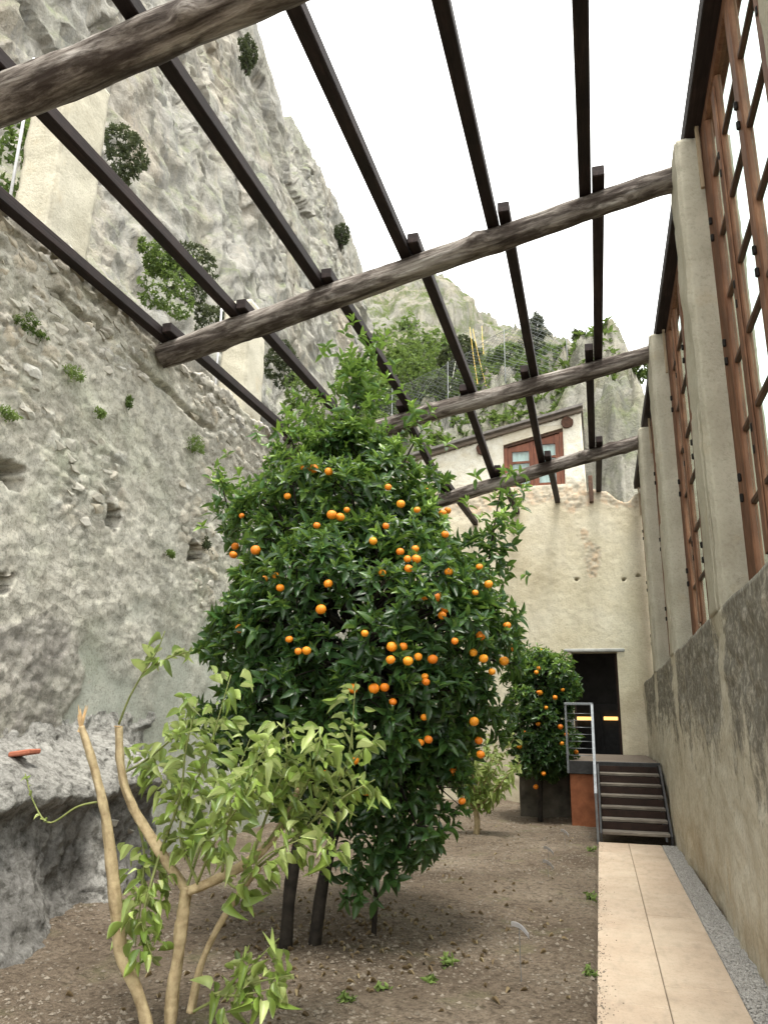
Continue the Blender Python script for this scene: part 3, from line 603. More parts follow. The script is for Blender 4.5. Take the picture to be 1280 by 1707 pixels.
mk('jamb', *slab4(wx0 + .002, wx0 + .09, wyf - .06, wyf + .05, wz0, wz0, HEAD(wx0), HEAD(wx0 + .09)), MT['redframe'], wn)
mk('jamb', *slab4(wx1 - .09, wx1 - .002, wyf - .06, wyf + .05, wz0, wz0, HEAD(wx1 - .09), HEAD(wx1)), MT['redframe'], wn)
xm = (wx0 + wx1) / 2
for a, b in ((wx0 + .095, xm - .004), (xm + .004, wx1 - .095)):
    lf = empty('window_leaf', (0, 0, 0)); lf.parent = wn
    for c, d in ((a, a + .11), (b - .11, b)): mk('leaf_stile', *slab4(c, d, wyf - .03, wyf + .03, wz0 + .01, wz0 + .01, HEAD(c) - .01, HEAD(d) - .01), MT['redframe'], lf)
    z = wz0 + .01; top = HEAD(a + .11) - .02
    rails = np.linspace(z, top - .12, 4)
    for i, r in enumerate(rails):
        last = i == 3; mk('leaf_rail', *slab4(a + .112, b - .112, wyf - .026, wyf + .026, r, r, (HEAD(a + .112) - .012) if last else r + .09 - .035 * (i > 0), (HEAD(b - .112) - .012) if last else r + .09 - .035 * (i > 0)), MT['redframe'], lf)
        if not last: boxo('pane', (a + .112, b - .112, wyf - .004, wyf + .004, r + .05, rails[i + 1]), MT['glass'], lf, 0)
cy_ = np.linspace(wx0 + .1, wx1 - .1, 60); cv_ = np.concatenate([np.stack([cy_, FWY + .22 + .012 * np.sin(cy_ * 45), np.full(60, z)], 1) for z in (7.24, 8.35)]); kk = np.arange(59)
mk('pane_brightener', cv_, np.stack([kk, kk + 1, kk + 61, kk + 60], 1), MT['pane_backing'], wn, smooth=True)  # pale folded sheet added to brighten the panes like reflected sky
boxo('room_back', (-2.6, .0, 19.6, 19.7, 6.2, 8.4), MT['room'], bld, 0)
# eave: fascia, roof edge, rafter stubs
for nm, y0, y1, z0, z1, m in (('fascia', FWY - .10, FWY + .3, .02, .10, 'roofwood'), ('roof_edge', FWY - .24, FWY + 1.6, .103, .165, 'slate')):
    a, b = -5.6, .03; mk(nm, *slab4(a, b, y0, y1, EAV(a) + z0, EAV(b) + z0, EAV(a) + z1, EAV(b) + z1), MT[m], bld)
for px, py in ((803, 748), (945, 704)):
    p = atY(px, py, FWY - .06); V, F = tube([p + [0, -.03, 0], p + [0, .25, 0]], .14, 18, .12); mk('beam_end', V, F, MT['endgrain'], bld)
boxo('hanging_hook', (-.02, .0, FWY - .3, FWY - .27, 8.78, 8.95), MT['iron'], bld, .003)
# wall plates under the purlin ends
boxo('wall_bracket', (.06, .16, FWY - .14, FWY + .1, 6.70, 7.35), MT['muntin'], bld, .01)

# --- plinth left of the landing, coloured dark for the shadow under the tree
pl = block('dark_plinth', -1.50, -.55, 15.2, 17.95, -.1, .92, MT['darkconc'], None, (-1, 16, 0), 3, .02, .12); tag(pl, 'low dark rendered plinth against the house beside the landing', 'plinth')

# --- stair, landing and railing
st = empty('garden_stair', (.42, 13.2, 0), 'steel stair with grey board treads climbing from path to doorway', 'stairs')
SX0, SX1, SY0, SY1, LZ = -.075, .925, 12.34, 14.05, 1.03
for i in range(6):
    z = (i + 1) * LZ / 7; yy = SY0 + i * (SY1 - SY0) / 6.4
    boxo('tread', (SX0 + .035, SX1 - .035, yy, yy + .29, z - .045, z), MT['tread'], st, .008)
    boxo('riser', (SX0 + .04, SX1 - .04, yy + .24, yy + .255, z + .002, z + LZ / 7 - .05), MT['rust_shaded'], st, .002)
    for xs in (SX1 - .10,): boxo('tread_bracket', (xs, xs + .03, yy + .05, yy + .2, z - .11, z - .047), MT['steel'], st, .004)
for xs in (SX0, SX1 - .03):
    a = np.array([[SY0 - .03, -.02], [SY0 + .12, -.02], [SY1 + .02, LZ - .30], [SY1 + .02, LZ - .02], [SY1 - .25, LZ - .03], [SY0 - .03, .12]])
    V = np.array([[x, p[0], p[1]] for x in (xs, xs + .03) for p in a]); n = len(a); k = np.arange(n)
    mk('stringer', V, [k[None, :], (k + n)[None, ::-1], np.stack([k, k + n, (k + 1) % n + n, (k + 1) % n], 1)], MT['darksteel'], st)
ld = empty('landing', (.2, 16, 0), 'raised steel landing with rusted side panel in front of the doorway', 'landing')
boxo('deck', (-.53, .93, SY1 + .03, 17.97, LZ - .03, LZ + .005), MT['deck'], ld, .004)
boxo('edge_beam', (-.54, .94, SY1 - .0, SY1 + .028, LZ - .20, LZ + .012), MT['darksteel'], ld, .006)
boxo('side_beam', (-.545, -.515, SY1 + .03, 17.97, LZ - .2, LZ - .035), MT['darksteel'], ld, .004)
boxo('rusted_panel', (-.53, SX0 - .012, SY1 + .03, SY1 + .05, -.05, LZ - .202), MT['corten'], ld, .003)
boxo('side_panel', (-.53, -.515, SY1 + .055, 15.4, -.05, LZ - .205), MT['corten'], ld, .003)
boxo('back_panel', (SX0 + .04, .92, SY1 + .35, SY1 + .37, -.05, LZ - .035), MT['rust_shaded'], ld, .003)
rl = empty('stair_railing', (-.08, 13.2, 0), 'grey steel railing with wire infill running down the stair and landing edge', 'railing')
RT = LZ + .95
def bar(name, p, q, r, mat, par, n=8): V, F = tube([p, q], r, n); return mk(name, V, F, mat, par, smooth=True)
def flat(name, p, q, wx, wz, mat, par):
    p, q = np.array(p, float), np.array(q, float); o = [(-wx, -wz), (wx, -wz), (wx, wz), (-wx, wz)]
    V = np.array([e + [a, 0, b] for e in (p, q) for a, b in o]); mk(name, V, np.array([[0, 1, 2, 3], [7, 6, 5, 4], [0, 4, 5, 1], [1, 5, 6, 2], [2, 6, 7, 3], [3, 7, 4, 0]]), mat, par)
rx = SX0 - .03
for X in (-.55, rx): boxo('post', (X - .018, X + .018, SY1 - .045, SY1 - .005, LZ - .19, RT - .021), MT['steel'], rl, .003)
boxo('top_rail', (-.57, rx + .02, SY1 - .05, SY1 - .0, RT - .02, RT + .02), MT['steel'], rl, .004)
for k in range(7): bar('wire', (-.53, SY1 - .025, LZ + .10 + k * .115), (rx - .018, SY1 - .025, LZ + .10 + k * .115), .006, MT['steel'], rl, 6)
boxo('post', (rx - .018, rx + .018, SY0 - .06, SY0 - .02, -.02, .62), MT['steel'], rl, .003)
flat('handrail', (rx, SY1 - .04, RT - .02), (rx, SY0 - .06, .64), .02, .025, MT['steel'], rl)
for k in range(5): f = .15 + k * .16; bar('wire', (rx, SY1 - .05, LZ + (RT - LZ) * f), (rx, SY0 - .03, .62 * f), .006, MT['steel'], rl, 6)
flat('side_top_rail', (-.55, SY1, RT), (-.55, 17.9, RT), .02, .02, MT['steel'], rl)
for Y in (15.3, 16.6, 17.85): boxo('post', (-.568, -.532, Y - .018, Y + .018, LZ + .007, RT - .022), MT['steel'], rl, .003)

# --- what shows in the dark room: a lit display behind black uprights
dc = empty('lit_display', (0, 21.3, .9), 'dark display stand with two glowing yellow light strips inside the doorway', 'display')
boxo('backboard', (-1.3, 1.3, 21.34, 21.4, .9, 2.2), MT['black'], dc)
for a, b in ((958, 989), (1006, 1030)):
    p, q = atY(a, 1195, 21.25), atY(b, 1201, 21.25); boxo('light_strip', (p[0], q[0], 21.24, 21.3, q[2], p[2]), MT['lamp'], dc, .004)
for px in (990, 1003):
    p = atY(px, 1210, 21.0); boxo('upright', (p[0] - .04, p[0] + .04, 20.97, 21.03, .9, 1.95), MT['black'], dc)

# ================================================================== LOGS AND PURLINS
def logobj(a, b, ra, rb, seed, label, knots=6):
    a, b = np.array(a, float), np.array(b, float); L = np.linalg.norm(b - a); n, m = int(L / .03), 36; d = (b - a) / L
    t = np.linspace(0, 1, n); ang = np.linspace(0, 2 * np.pi, m, endpoint=False); rg = np.random.default_rng(seed)
    X = t * L; r0 = ra + (rb - ra) * t; bend = np.stack([.05 * fbm(X * .35, seed, None, 2, 3), .05 * fbm(X * .35, seed + 5, None, 2, 4)], 1) * np.sin(np.pi * t)[:, None]
    XX, A = np.meshgrid(X, ang, indexing='ij'); rr = r0[:, None] * (1 + .09 * fbm(XX * 1.3, np.cos(A) * .8 + seed, np.sin(A) * .8, 3, 1) + .06 * fbm(XX * 2.2, np.cos(A) * 4, np.sin(A) * 4 + seed, 3, 2) + .035 * fbm(XX * 6, np.cos(A) * 7, np.sin(A) * 7 + seed, 2, 12))
    for k in range(knots):
        x, q, w, h = rg.uniform(.3, L - .3), rg.uniform(0, 6.28), rg.uniform(.05, .1), rg.uniform(.015, .05); dd = np.angle(np.exp(1j * (A - q))) * r0[:, None]; rr = rr + h * np.exp(-((XX - x) ** 2 + dd ** 2) / w ** 2)
    V = np.stack([XX, rr * np.cos(A) + bend[:, :1], rr * np.sin(A) + bend[:, 1:]], -1).reshape(-1, 3)
    V = np.concatenate([V, [[-.01, 0, 0], [L + .01, 0, 0]]]); i = np.arange(n - 1)[:, None] * m; j = np.arange(m)[None]; k = np.arange(m)
    F = [np.stack([i + j, i + (j + 1) % m, i + m + (j + 1) % m, i + m + j], -1).reshape(-1, 4)[:, ::-1], np.stack([np.full(m, n * m), k, (k + 1) % m], 1), np.stack([np.full(m, n * m + 1), (n - 1) * m + (k + 1) % m, (n - 1) * m + k], 1)]
    o = bpy.data.objects.new('roof_log', mesh('roof_log', V, F, MT['log'], True)); C.objects.link(o)
    yv = nrm(np.cross([0, 0, 1], d)); zv = np.cross(d, yv); o.matrix_world = Matrix([[d[0], yv[0], zv[0], a[0]], [d[1], yv[1], zv[1], a[1]], [d[2], yv[2], zv[2], a[2]], [0, 0, 0, 1]])
    return tag(o, label, 'log', 'log beams across the garden'), (a, b)
def ext(p, q, x): return p + (q - p) * ((x - p[0]) / (q[0] - p[0]))
LOGS = []
p, q = atY(0, 164, 3.6), atY(410, -12, 3.5); LOGS.append(logobj(ext(p, q, -5.0), ext(p, q, 1.1), .158, .14, 3, 'thickest dark weathered log crossing near the cut back lemon tree')[1])
p, q = atY(285, 590, 7.4), atY(1110, 303, 7.0); LOGS.append(logobj(ext(p, q, -4.86), ext(p, q, 1.15), .155, .122, 11, 'long knotted grey log spanning from rubble wall to the pillar with a worn ledge line', 10)[1])
p, q = atY(625, 716, 11.2), atY(1080, 590, 10.85); LOGS.append(logobj(ext(p, q, -4.95), ext(p, q, 1.12), .15, .125, 19, 'grey brown log emerging behind the big orange tree crown toward a slim pillar')[1])
p, q = atY(755, 826, 14.5), atY(1062, 738, 14.25); LOGS.append(logobj(ext(p, q, -4.95), ext(p, q, 1.12), .15, .12, 29, 'pale weathered log crossing before the upper brown window')[1])
PXS = [-4.72, -3.78, -2.72, -1.70, -.74, .22]
def logz(i, x): a, b = LOGS[i]; t = (x - a[0]) / (b[0] - a[0]); return (a + (b - a) * t)
nth = ['first', 'second', 'third', 'fourth', 'fifth', 'sixth']
bays = ['over the pruned lemon tree', 'past the long knotted log', 'between the two back logs', 'ending in the house wall']
for i, x in enumerate(PXS):
    for bay in range(4):
        if bay == 3 and x < -2: pass
        off = .066 * (-1 if bay % 2 == 0 else 1); xx = x + off
        if bay == 0: a = logz(0, xx); b = logz(1, xx); s = (b - a) / (b[1] - a[1]); p0 = a - s * (a[1] + 1.5); p1 = b + s * random.uniform(.18, .3)
        elif bay < 3: a = logz(bay, xx); b = logz(bay + 1, xx); s = (b - a) / (b[1] - a[1]); p0 = a - s * random.uniform(.2, .36); p1 = b + s * random.uniform(.2, .34)
        else: a = logz(3, xx); s = (a - logz(2, xx)) / (a[1] - logz(2, xx)[1]); b = np.array([xx, FWY + .05, (6.62 + .225 * (xx + 1.52))]) - [0, 0, .185]; s = (b - a) / (b[1] - a[1]); p0 = a - s * random.uniform(.25, .4); p1 = b
        hz = .185; p0, p1 = p0 + [0, 0, hz], p1 + [0, 0, hz]; Lx = np.linalg.norm(p1 - p0); d = (p1 - p0) / Lx
        V, F = boxm(-.06, .06, 0, Lx, -.06, .06, .008)
        nseg = 12; V[:, 0] += .006 * fbm(V[:, 1] * .7 + i, bay * 3.1, None, 2, 4)
        o = bpy.data.objects.new('roof_purlin', mesh('roof_purlin', V, F, MT['purlin'])); C.objects.link(o)
        xv = nrm(np.cross(d, [0, 0, 1])); zv = np.cross(xv, d); o.matrix_world = Matrix([[xv[0], d[0], zv[0], p0[0]], [xv[1], d[1], zv[1], p0[1]], [xv[2], d[2], zv[2], p0[2]], [0, 0, 0, 1]])
        tag(o, 'dark roof purlin, %s from the rubble wall, %s' % (nth[i], bays[bay]), 'purlin', 'roof purlins')
for k, (y0, y1) in enumerate(((-1.5, 7.05), (7.06, 11.0), (11.01, 14.4), (14.41, 17.98))):
    z = [7.02, 7.04, 7.06, 6.98][k]
    o = boxo('eave_beam', (RWX + .10, RWX + .28, y0, y1, z, z + .17), MT['purlin'], None, .01, (RWX + .2, y0, z)); tag(o, ['dark eave beam above the largest glazed frame', 'dark eave beam above the second glazed frame past the worn pillar', 'dark eave beam above the frame between the slim pillars', 'dark eave beam above the last glazed frame beside the house'][k], 'beam', 'eave beams over the glazing')

# ================================================================== GLAZED FRAMES BETWEEN THE PILLARS
peg = mesh('latch_peg', *boxm(-.028, .0, -.016, .016, -.035, .035, .008), MT['iron'])
flabs = ['large brown timber glazed frame nearest the thickest log', 'brown timber glazed frame behind the pillar with a worn ledge line', 'narrow looking brown glazed frame between the two slim cream pillars', 'last brown glazed frame meeting the cream house wall']
for k, (y0, y1) in enumerate(((3.50, 6.53), (7.14, 10.48), (11.10, 13.88), (14.50, 17.93))):
    fr = empty('glazed_frame', (RWX + .3, (y0 + y1) / 2, 2.54), flabs[k], 'window', 'glazed frames on the parapet')
    X0 = RWX + .24; zb, zt = 2.56, [7.0, 7.02, 7.04, 6.96][k]; n = 4
    V, F = boxm(X0 - .03, X0 + .10, y0 + .001, y1 - .001, zb, zb + .14, .01); mk('sill', V, F, MT['muntin'], fr)
    V, F = boxm(X0 - .01, X0 + .11, y0 + .001, y1 - .001, zt - .12, zt, .01); mk('head_rail', V, F, MT['frame'], fr)
    ys = np.linspace(y0, y1, n + 1); z0, z1 = zb + .142, zt - .122; rows = np.linspace(z0, z1, 8)
    for j, yy in enumerate(ys):
        wd = .33 if j in (0, n) else .16; a = y0 + .002 if j == 0 else (y1 - .002 - wd if j == n else yy - wd / 2)
        boxo('mullion' if 0 < j < n else 'stile', (X0 - (.0 if j % 2 else .015), X0 + .05, a, a + wd, z0, z1), MT['frame'], fr, .012)
        if k < 2 or j > n - 3:
            for zz in rows[1:-1:2] + (.28 if j % 2 else .08): 
                for dz in (0, .17): inst('latch_peg', peg, fr, (X0 - (.0 if j % 2 else .015), a + wd * .5, zz + dz))
        if 0 < j < n and j % 2: boxo('cover_strip', (X0 - .018, X0 - .001, a + .02, a + wd - .02, z0 + .1, z1 - .1), MT['frame'], fr, .004)
    for r in rows[1:-1]:
        for j in range(n):
            a = ys[j] + (.333 if j == 0 else .0805); b = ys[j + 1] - (.333 if j == n - 1 else .0805); boxo('muntin', (X0 + .004, X0 + .046, a, b, r - .02, r + .02), MT['muntin'], fr, .005)
    for i in range(7):
        for j in range(n):
            a = ys[j] + (.333 if j == 0 else .0805); b = ys[j + 1] - (.333 if j == n - 1 else .0805); boxo('pane', (X0 + .026, X0 + .030, a, b, rows[i] + (.021 if i else .001), rows[i + 1] - (.021 if i < 6 else .001)), MT['glass'], fr, 0)
    boxo('pale_batten', (X0 - .06, X0 - .027, y1 - .10, y1 - .06, zt - .65, zt + .02), MT['pale'], fr, .005)

# ================================================================== LEFT PILLARS ON THE RUBBLE WALL
for i, (a, b, zt) in enumerate(((5.32, 5.93, 8.35), (9.72, 10.32, 8.0))):
    o = block('wall_pillar', LWX - .46, LWX + .0, a, b, 5.95, zt, MT['pillar'], None, (LWX - .23, (a + b) / 2, 6.0), 40 + i, .014)
    tag(o, ['pale square pillar with white conduit standing on the rubble wall under the thickest log', 'cream square pillar on the rubble wall above the long log end'][i], 'pillar', 'pillars on the rubble wall')
    V, F = tube([(LWX - .49, a - .03, 6.05), (LWX - .49, a - .03, zt - .02)], .016, 8); mk('conduit', V, F, MT['cable'], o, smooth=True)

# ================================================================== CLIFF, MOUNTAIN, HILL
def cliff():
    sil = [(420, -160), (424, 0), (430, 60), (432, 110), (441, 160), (444, 190), (480, 215), (500, 250), (530, 280), (548, 320), (555, 345), (575, 400), (583, 440), (600, 470), (606, 520), (612, 640)]
    S = np.array([atX(x, y, -20) for x, y in sil]); tY = np.concatenate([[-12, 10, 25], S[:, 1]]); tZ = np.concatenate([[62, 62, 62], S[:, 2]])
    o = np.argsort(tY); tY, tZ = tY[o], tZ[o]
    ny, nz = 430, 420; ys = np.linspace(-10, 1, ny); ys = -6 + 71 * np.linspace(0, 1, ny) ** 1.15; t = np.linspace(0, 1.06, nz)
    Y, T = np.meshgrid(ys, t, indexing='ij'); top = np.interp(Y, tY, tZ); Z = 3 + (top - 3) * np.minimum(T, 1)
    slope = np.clip((Z - 4) / 44, 0, 1.4); X = -8.5 - 11.5 * slope ** .8 - np.maximum(T - 1, 0) * 300
    y3, z3 = Y + .35 * Z, Z - .25 * Y
    amp = np.where(T < 1, 1, .0) * ss(1.0, .93, T)
    wy, wz = y3 + .8 * fbm(y3 / 3, z3 / 3, None, 3, 71), z3 + .8 * fbm(y3 / 3, z3 / 3, None, 3, 72)
    D = 1.2 * fbm(y3 / 13, z3 / 17, None, 3, 3) + -1.0 + .9 * facet(wy / 6.5, wz / 9, 9, .5) + .2 * facet(wy / 2.1, wz / 3.4, 15, .7) + .12 * facet(wy / .7, wz / 1.2, 23) + .22 * fbm(y3 * 1.7, z3 * 1.5, None, 4, 20)
    X = X + D * (.25 + .75 * amp) - ss(60, 66, Y) * 14
    Z = Z + (.6 * fbm(Y / 1.5, 2.0, None, 3, 44) + .15 * fbm(Y, Z, None, 3, 45)) * ss(.1, .3, T)
    Yd = Y + .5 * fbm(Y / 3, Z / 3, None, 3, 33) * amp
    return mk('cliff', np.stack([X, Yd, Z], -1).reshape(-1, 3), gridF(ny, nz), MT['cliff'], None, (-15, 25, 3), True)
tag(cliff(), kind='structure')
def hill_z(x, y):
    r = 16.1 + .28 * x - .012 * x * x                         # ridge height across
    z = 7.2 + (r - 7.2) * ss(18.5, 30, y) - .3 * np.maximum(y - 31, 0)
    z = z + 1.9 * ss(-1.5, .3, x) * ss(18.6, 20.0, y) * ss(29, 23, y)        # bare outcrop behind the house
    z = z - 9 * ss(1.25, 3.4, x + .02 * (y - 22))
    z = z + .9 * ss(.0, 1.0, x) * ss(2.6, 1.4, x) * ss(21, 18.6, y)
    z = np.where(y < 18.5, 5.0, z)
    return z + 1.1 * facet(x / 1.7, y / 1.2, 5) * ss(18.4, 20, y) + .6 * facet(x / .5, y / .4, 8) + .32 * fbm(x * 2.5, y * 2.5, None, 5, 6)
tag(sheet('hillside', -14, 9, 18.45, 46, 330, 420, hill_z, MT['hill'], (-3, 30, 7)), kind='structure')
def mount_z(x, y):
    P = np.array([atY(a, b, 95) for a, b in ((520, 560), (600, 500), (640, 494), (680, 490), (705, 500), (735, 497), (760, 490), (780, 505), (795, 525), (830, 545), (870, 560), (940, 590), (1000, 640), (1100, 800))])
    r = np.interp(x, P[:, 0], P[:, 2]); f = ss(38, 95, y) ** .9
    return 9 + (r - 9) * f - .6 * np.maximum(y - 96, 0) + f * (1 - ss(90, 95, y) * .75) * (3 * facet(x / 6, y / 8, 7) + 1.6 * facet(x / 2.4, y / 3, 8) - 1) + f * .9 * fbm(x / 2.2, y / 2.2, None, 4, 8)
tag(sheet('mountain', -50, 26, 38, 104, 300, 300, mount_z, MT['mount'], (-15, 70, 9)), kind='structure')

# ================================================================== LEAVES
def leaf_tmpl(curl=.25, fold=.3, seg=3, wave=0.):
    x = np.linspace(0, 1, seg + 2)[1:-1]; w = np.sin(np.pi * x ** .8) ** .85 * .5
    def zz(t): return -curl * t * t + wave * np.sin(t * 6)
    V = [[0, 0, 0]]
    for t, h in zip(x, w): V += [[t, 0, zz(t)], [t, h, zz(t) + fold * h], [t, -h, zz(t) + fold * h]]
    V.append([1, 0, zz(1)]); n = len(V) - 1; T = [[0, 1, 2], [0, 3, 1]]; Q = []
    for i in range(seg - 1): a, b = 1 + 3 * i, 4 + 3 * i; Q += [[a, b, b + 1, a + 1], [a, a + 2, b + 2, b]]
    a = 1 + 3 * (seg - 1); T += [[a, n, a + 1], [a, a + 2, n]]
    return np.array(V, float), np.array(T), np.array(Q)
def leaf_geo(pos, ax, nor, L, W, tm, tint=None):
    """many leaves: arrays of positions, axes, normals, lengths, widths"""
    V0, T, Q = tm; ax = nrm(ax); nor = nrm(nor - ax * np.sum(nor * ax, -1, keepdims=True)); sd = np.cross(nor, ax); n = len(V0)
    V = pos[:, None] + L[:, None, None] * (V0[None, :, 0, None] * ax[:, None] + V0[None, :, 2, None] * nor[:, None]) + W[:, None, None] * V0[None, :, 1, None] * sd[:, None]
    o = (np.arange(len(pos)) * n)[:, None, None]
    return V.reshape(-1, 3), [(T[None] + o).reshape(-1, 3), (Q[None] + o).reshape(-1, 4)], np.repeat(tint if tint is not None else np.zeros(len(pos)), n)
def leaf_group(name, L_, mat, parent, tms, kind='stuff', loc=None):
    """L_ = dict of arrays pos, ax, nor, L, W, tint; spreads them over the templates"""
    N = len(L_['L']); parts, tt, k = [], [], rng.integers(0, len(tms), N)
    for i, tm in enumerate(tms):
        s = k == i
        if s.any(): V, F, t = leaf_geo(L_['pos'][s], L_['ax'][s], L_['nor'][s], L_['L'][s], L_['W'][s], tm, L_['tint'][s]); parts.append((V, F)); tt.append(t)
    V, F = join(parts); o = mk(name, V, F, mat, parent, loc, True, {'tint': np.concatenate(tt)})
    if kind: tag(o, kind=kind)
    return o
def rosettes(P, A, n, L0, L1, wr, new, droop=.35, spread=(.35, 1.25), step=.012):
    """leaf whorls at twig tips P with axes A"""
    A = nrm(A); N = len(P); ref = nrm(np.cross(A, rng.normal(size=(N, 3)))); B = np.cross(A, ref); o = {k: [] for k in ('pos', 'ax', 'nor', 'L', 'W', 'tint')}
    for i in range(n):
        f = i / max(1, n - 1); ph = 2.4 * i + rng.uniform(-.4, .4, N) ; el = spread[0] + (spread[1] - spread[0]) * f + rng.uniform(-.18, .18, N)
        rad = ref * np.cos(ph)[:, None] + B * np.sin(ph)[:, None]; ax = A * np.cos(el)[:, None] + rad * np.sin(el)[:, None]
        ax[:, 2] -= droop * f * rng.uniform(.4, 1.3, N); nor = A * np.sin(el)[:, None] - rad * np.cos(el)[:, None] + rng.normal(size=(N, 3)) * .22 + [0, 0, .25]
        L = (L0 + (L1 - L0) * min(1, f * 1.6 + .05)) * rng.uniform(.6, 1.25, N)
        o['pos'].append(P - A * (step * i)); o['ax'].append(ax); o['nor'].append(nor); o['L'].append(L); o['W'].append(L * wr * rng.uniform(.85, 1.15, N)); o['tint'].append(np.clip(new * (1 - .75 * f) + (.34 - .2 * f) + rng.uniform(-.22, .26, N), 0, 1))
    return {k: np.concatenate(v) for k, v in o.items()}
def sub(L_, m): return {k: v[m] for k, v in L_.items()}
def cat(*a): return {k: np.concatenate([x[k] for x in a]) for k in a[0]}
def ell_pts(blobs, n, sd):
    """points spread over the outer surface of a union of ellipsoids, with normals"""
    r = np.random.default_rng(sd); P, Nn = [], []; w = np.array([(b[3] * b[4] + b[4] * b[5] + b[3] * b[5]) for b in blobs]); w = w / w.sum()
    for b, c in zip(blobs, (w * n).astype(int) + 1):
        d = nrm(r.normal(size=(c, 3))); p = np.array(b[:3]) + d * b[3:6]; nn = nrm(d / b[3:6]); ok = np.ones(c, bool)
        for o in blobs:
            if o is not b: ok &= np.sum(((p - o[:3]) / o[3:6]) ** 2, 1) > .85
        P.append(p[ok]); Nn.append(nn[ok])
    return np.concatenate(P), np.concatenate(Nn)
def frame3(ax, nor): ax = nrm(ax); nor = nrm(nor - ax * ax.dot(nor)); return np.stack([ax, np.cross(nor, ax), nor], 1)
def leaf_parts(L_, n, me, parent, W0, camp=(0, 0, EYE)):
    """the n leaves that show largest become objects of their own; the rest is returned"""
    sz = L_['L'] / np.linalg.norm(L_['pos'] - camp, axis=1); ix = np.argsort(-sz)[:n]
    for i in ix: inst('leaf', me, parent, L_['pos'][i], frame3(L_['ax'][i], L_['nor'][i]), (L_['L'][i], L_['W'][i], L_['L'][i]))
    m = np.ones(len(sz), bool); m[ix] = False; return sub(L_, m)
def uvs(n=14, m=10):
    V = [[0, 0, .5]]; 
    for i in range(1, m):
        a = math.pi * i / m; V += [[.5 * math.sin(a) * math.cos(b), .5 * math.sin(a) * math.sin(b), .5 * math.cos(a) * (.94 if i > 1 else .90)] for b in np.linspace(0, 2 * np.pi, n, endpoint=False)]
    V.append([0, 0, -.46]); V[0][2] = .43; k = np.arange(n); e = len(V) - 1; T = [np.stack([np.zeros(n, int), 1 + k, 1 + (k + 1) % n], 1), np.stack([np.full(n, e), 1 + (m - 2) * n + (k + 1) % n, 1 + (m - 2) * n + k], 1)]
    i = (np.arange(m - 2) * n)[:, None]; Q = np.stack([1 + i + k, 1 + i + n + k, 1 + i + n + (k + 1) % n, 1 + i + (k + 1) % n], -1).reshape(-1, 4); return np.array(V), [np.concatenate(T), Q]
ORANGE = mesh('orange', *uvs(), MT['orange'], True)
OT = [leaf_tmpl(.18, .35), leaf_tmpl(.35, .25), leaf_tmpl(.05, .4)]
OLEAF = mesh('leaf', *(lambda t: (t[0], [t[1], t[2]]))(leaf_tmpl(.25, .35, 4)), MT['oleaf1'], True)
LT = [leaf_tmpl(.35, .7, 4), leaf_tmpl(.85, 1.0, 4), leaf_tmpl(-.3, .9, 4), leaf_tmpl(.2, .35, 4, .06)]
LLEAF = [mesh('leaf', *(lambda t: (t[0], [t[1], t[2]]))(leaf_tmpl(a, b, 5, c)), MT['lleaf1'], True) for a, b, c in ((.35, .7, 0), (.9, 1.1, .03), (-.25, .9, .04))]

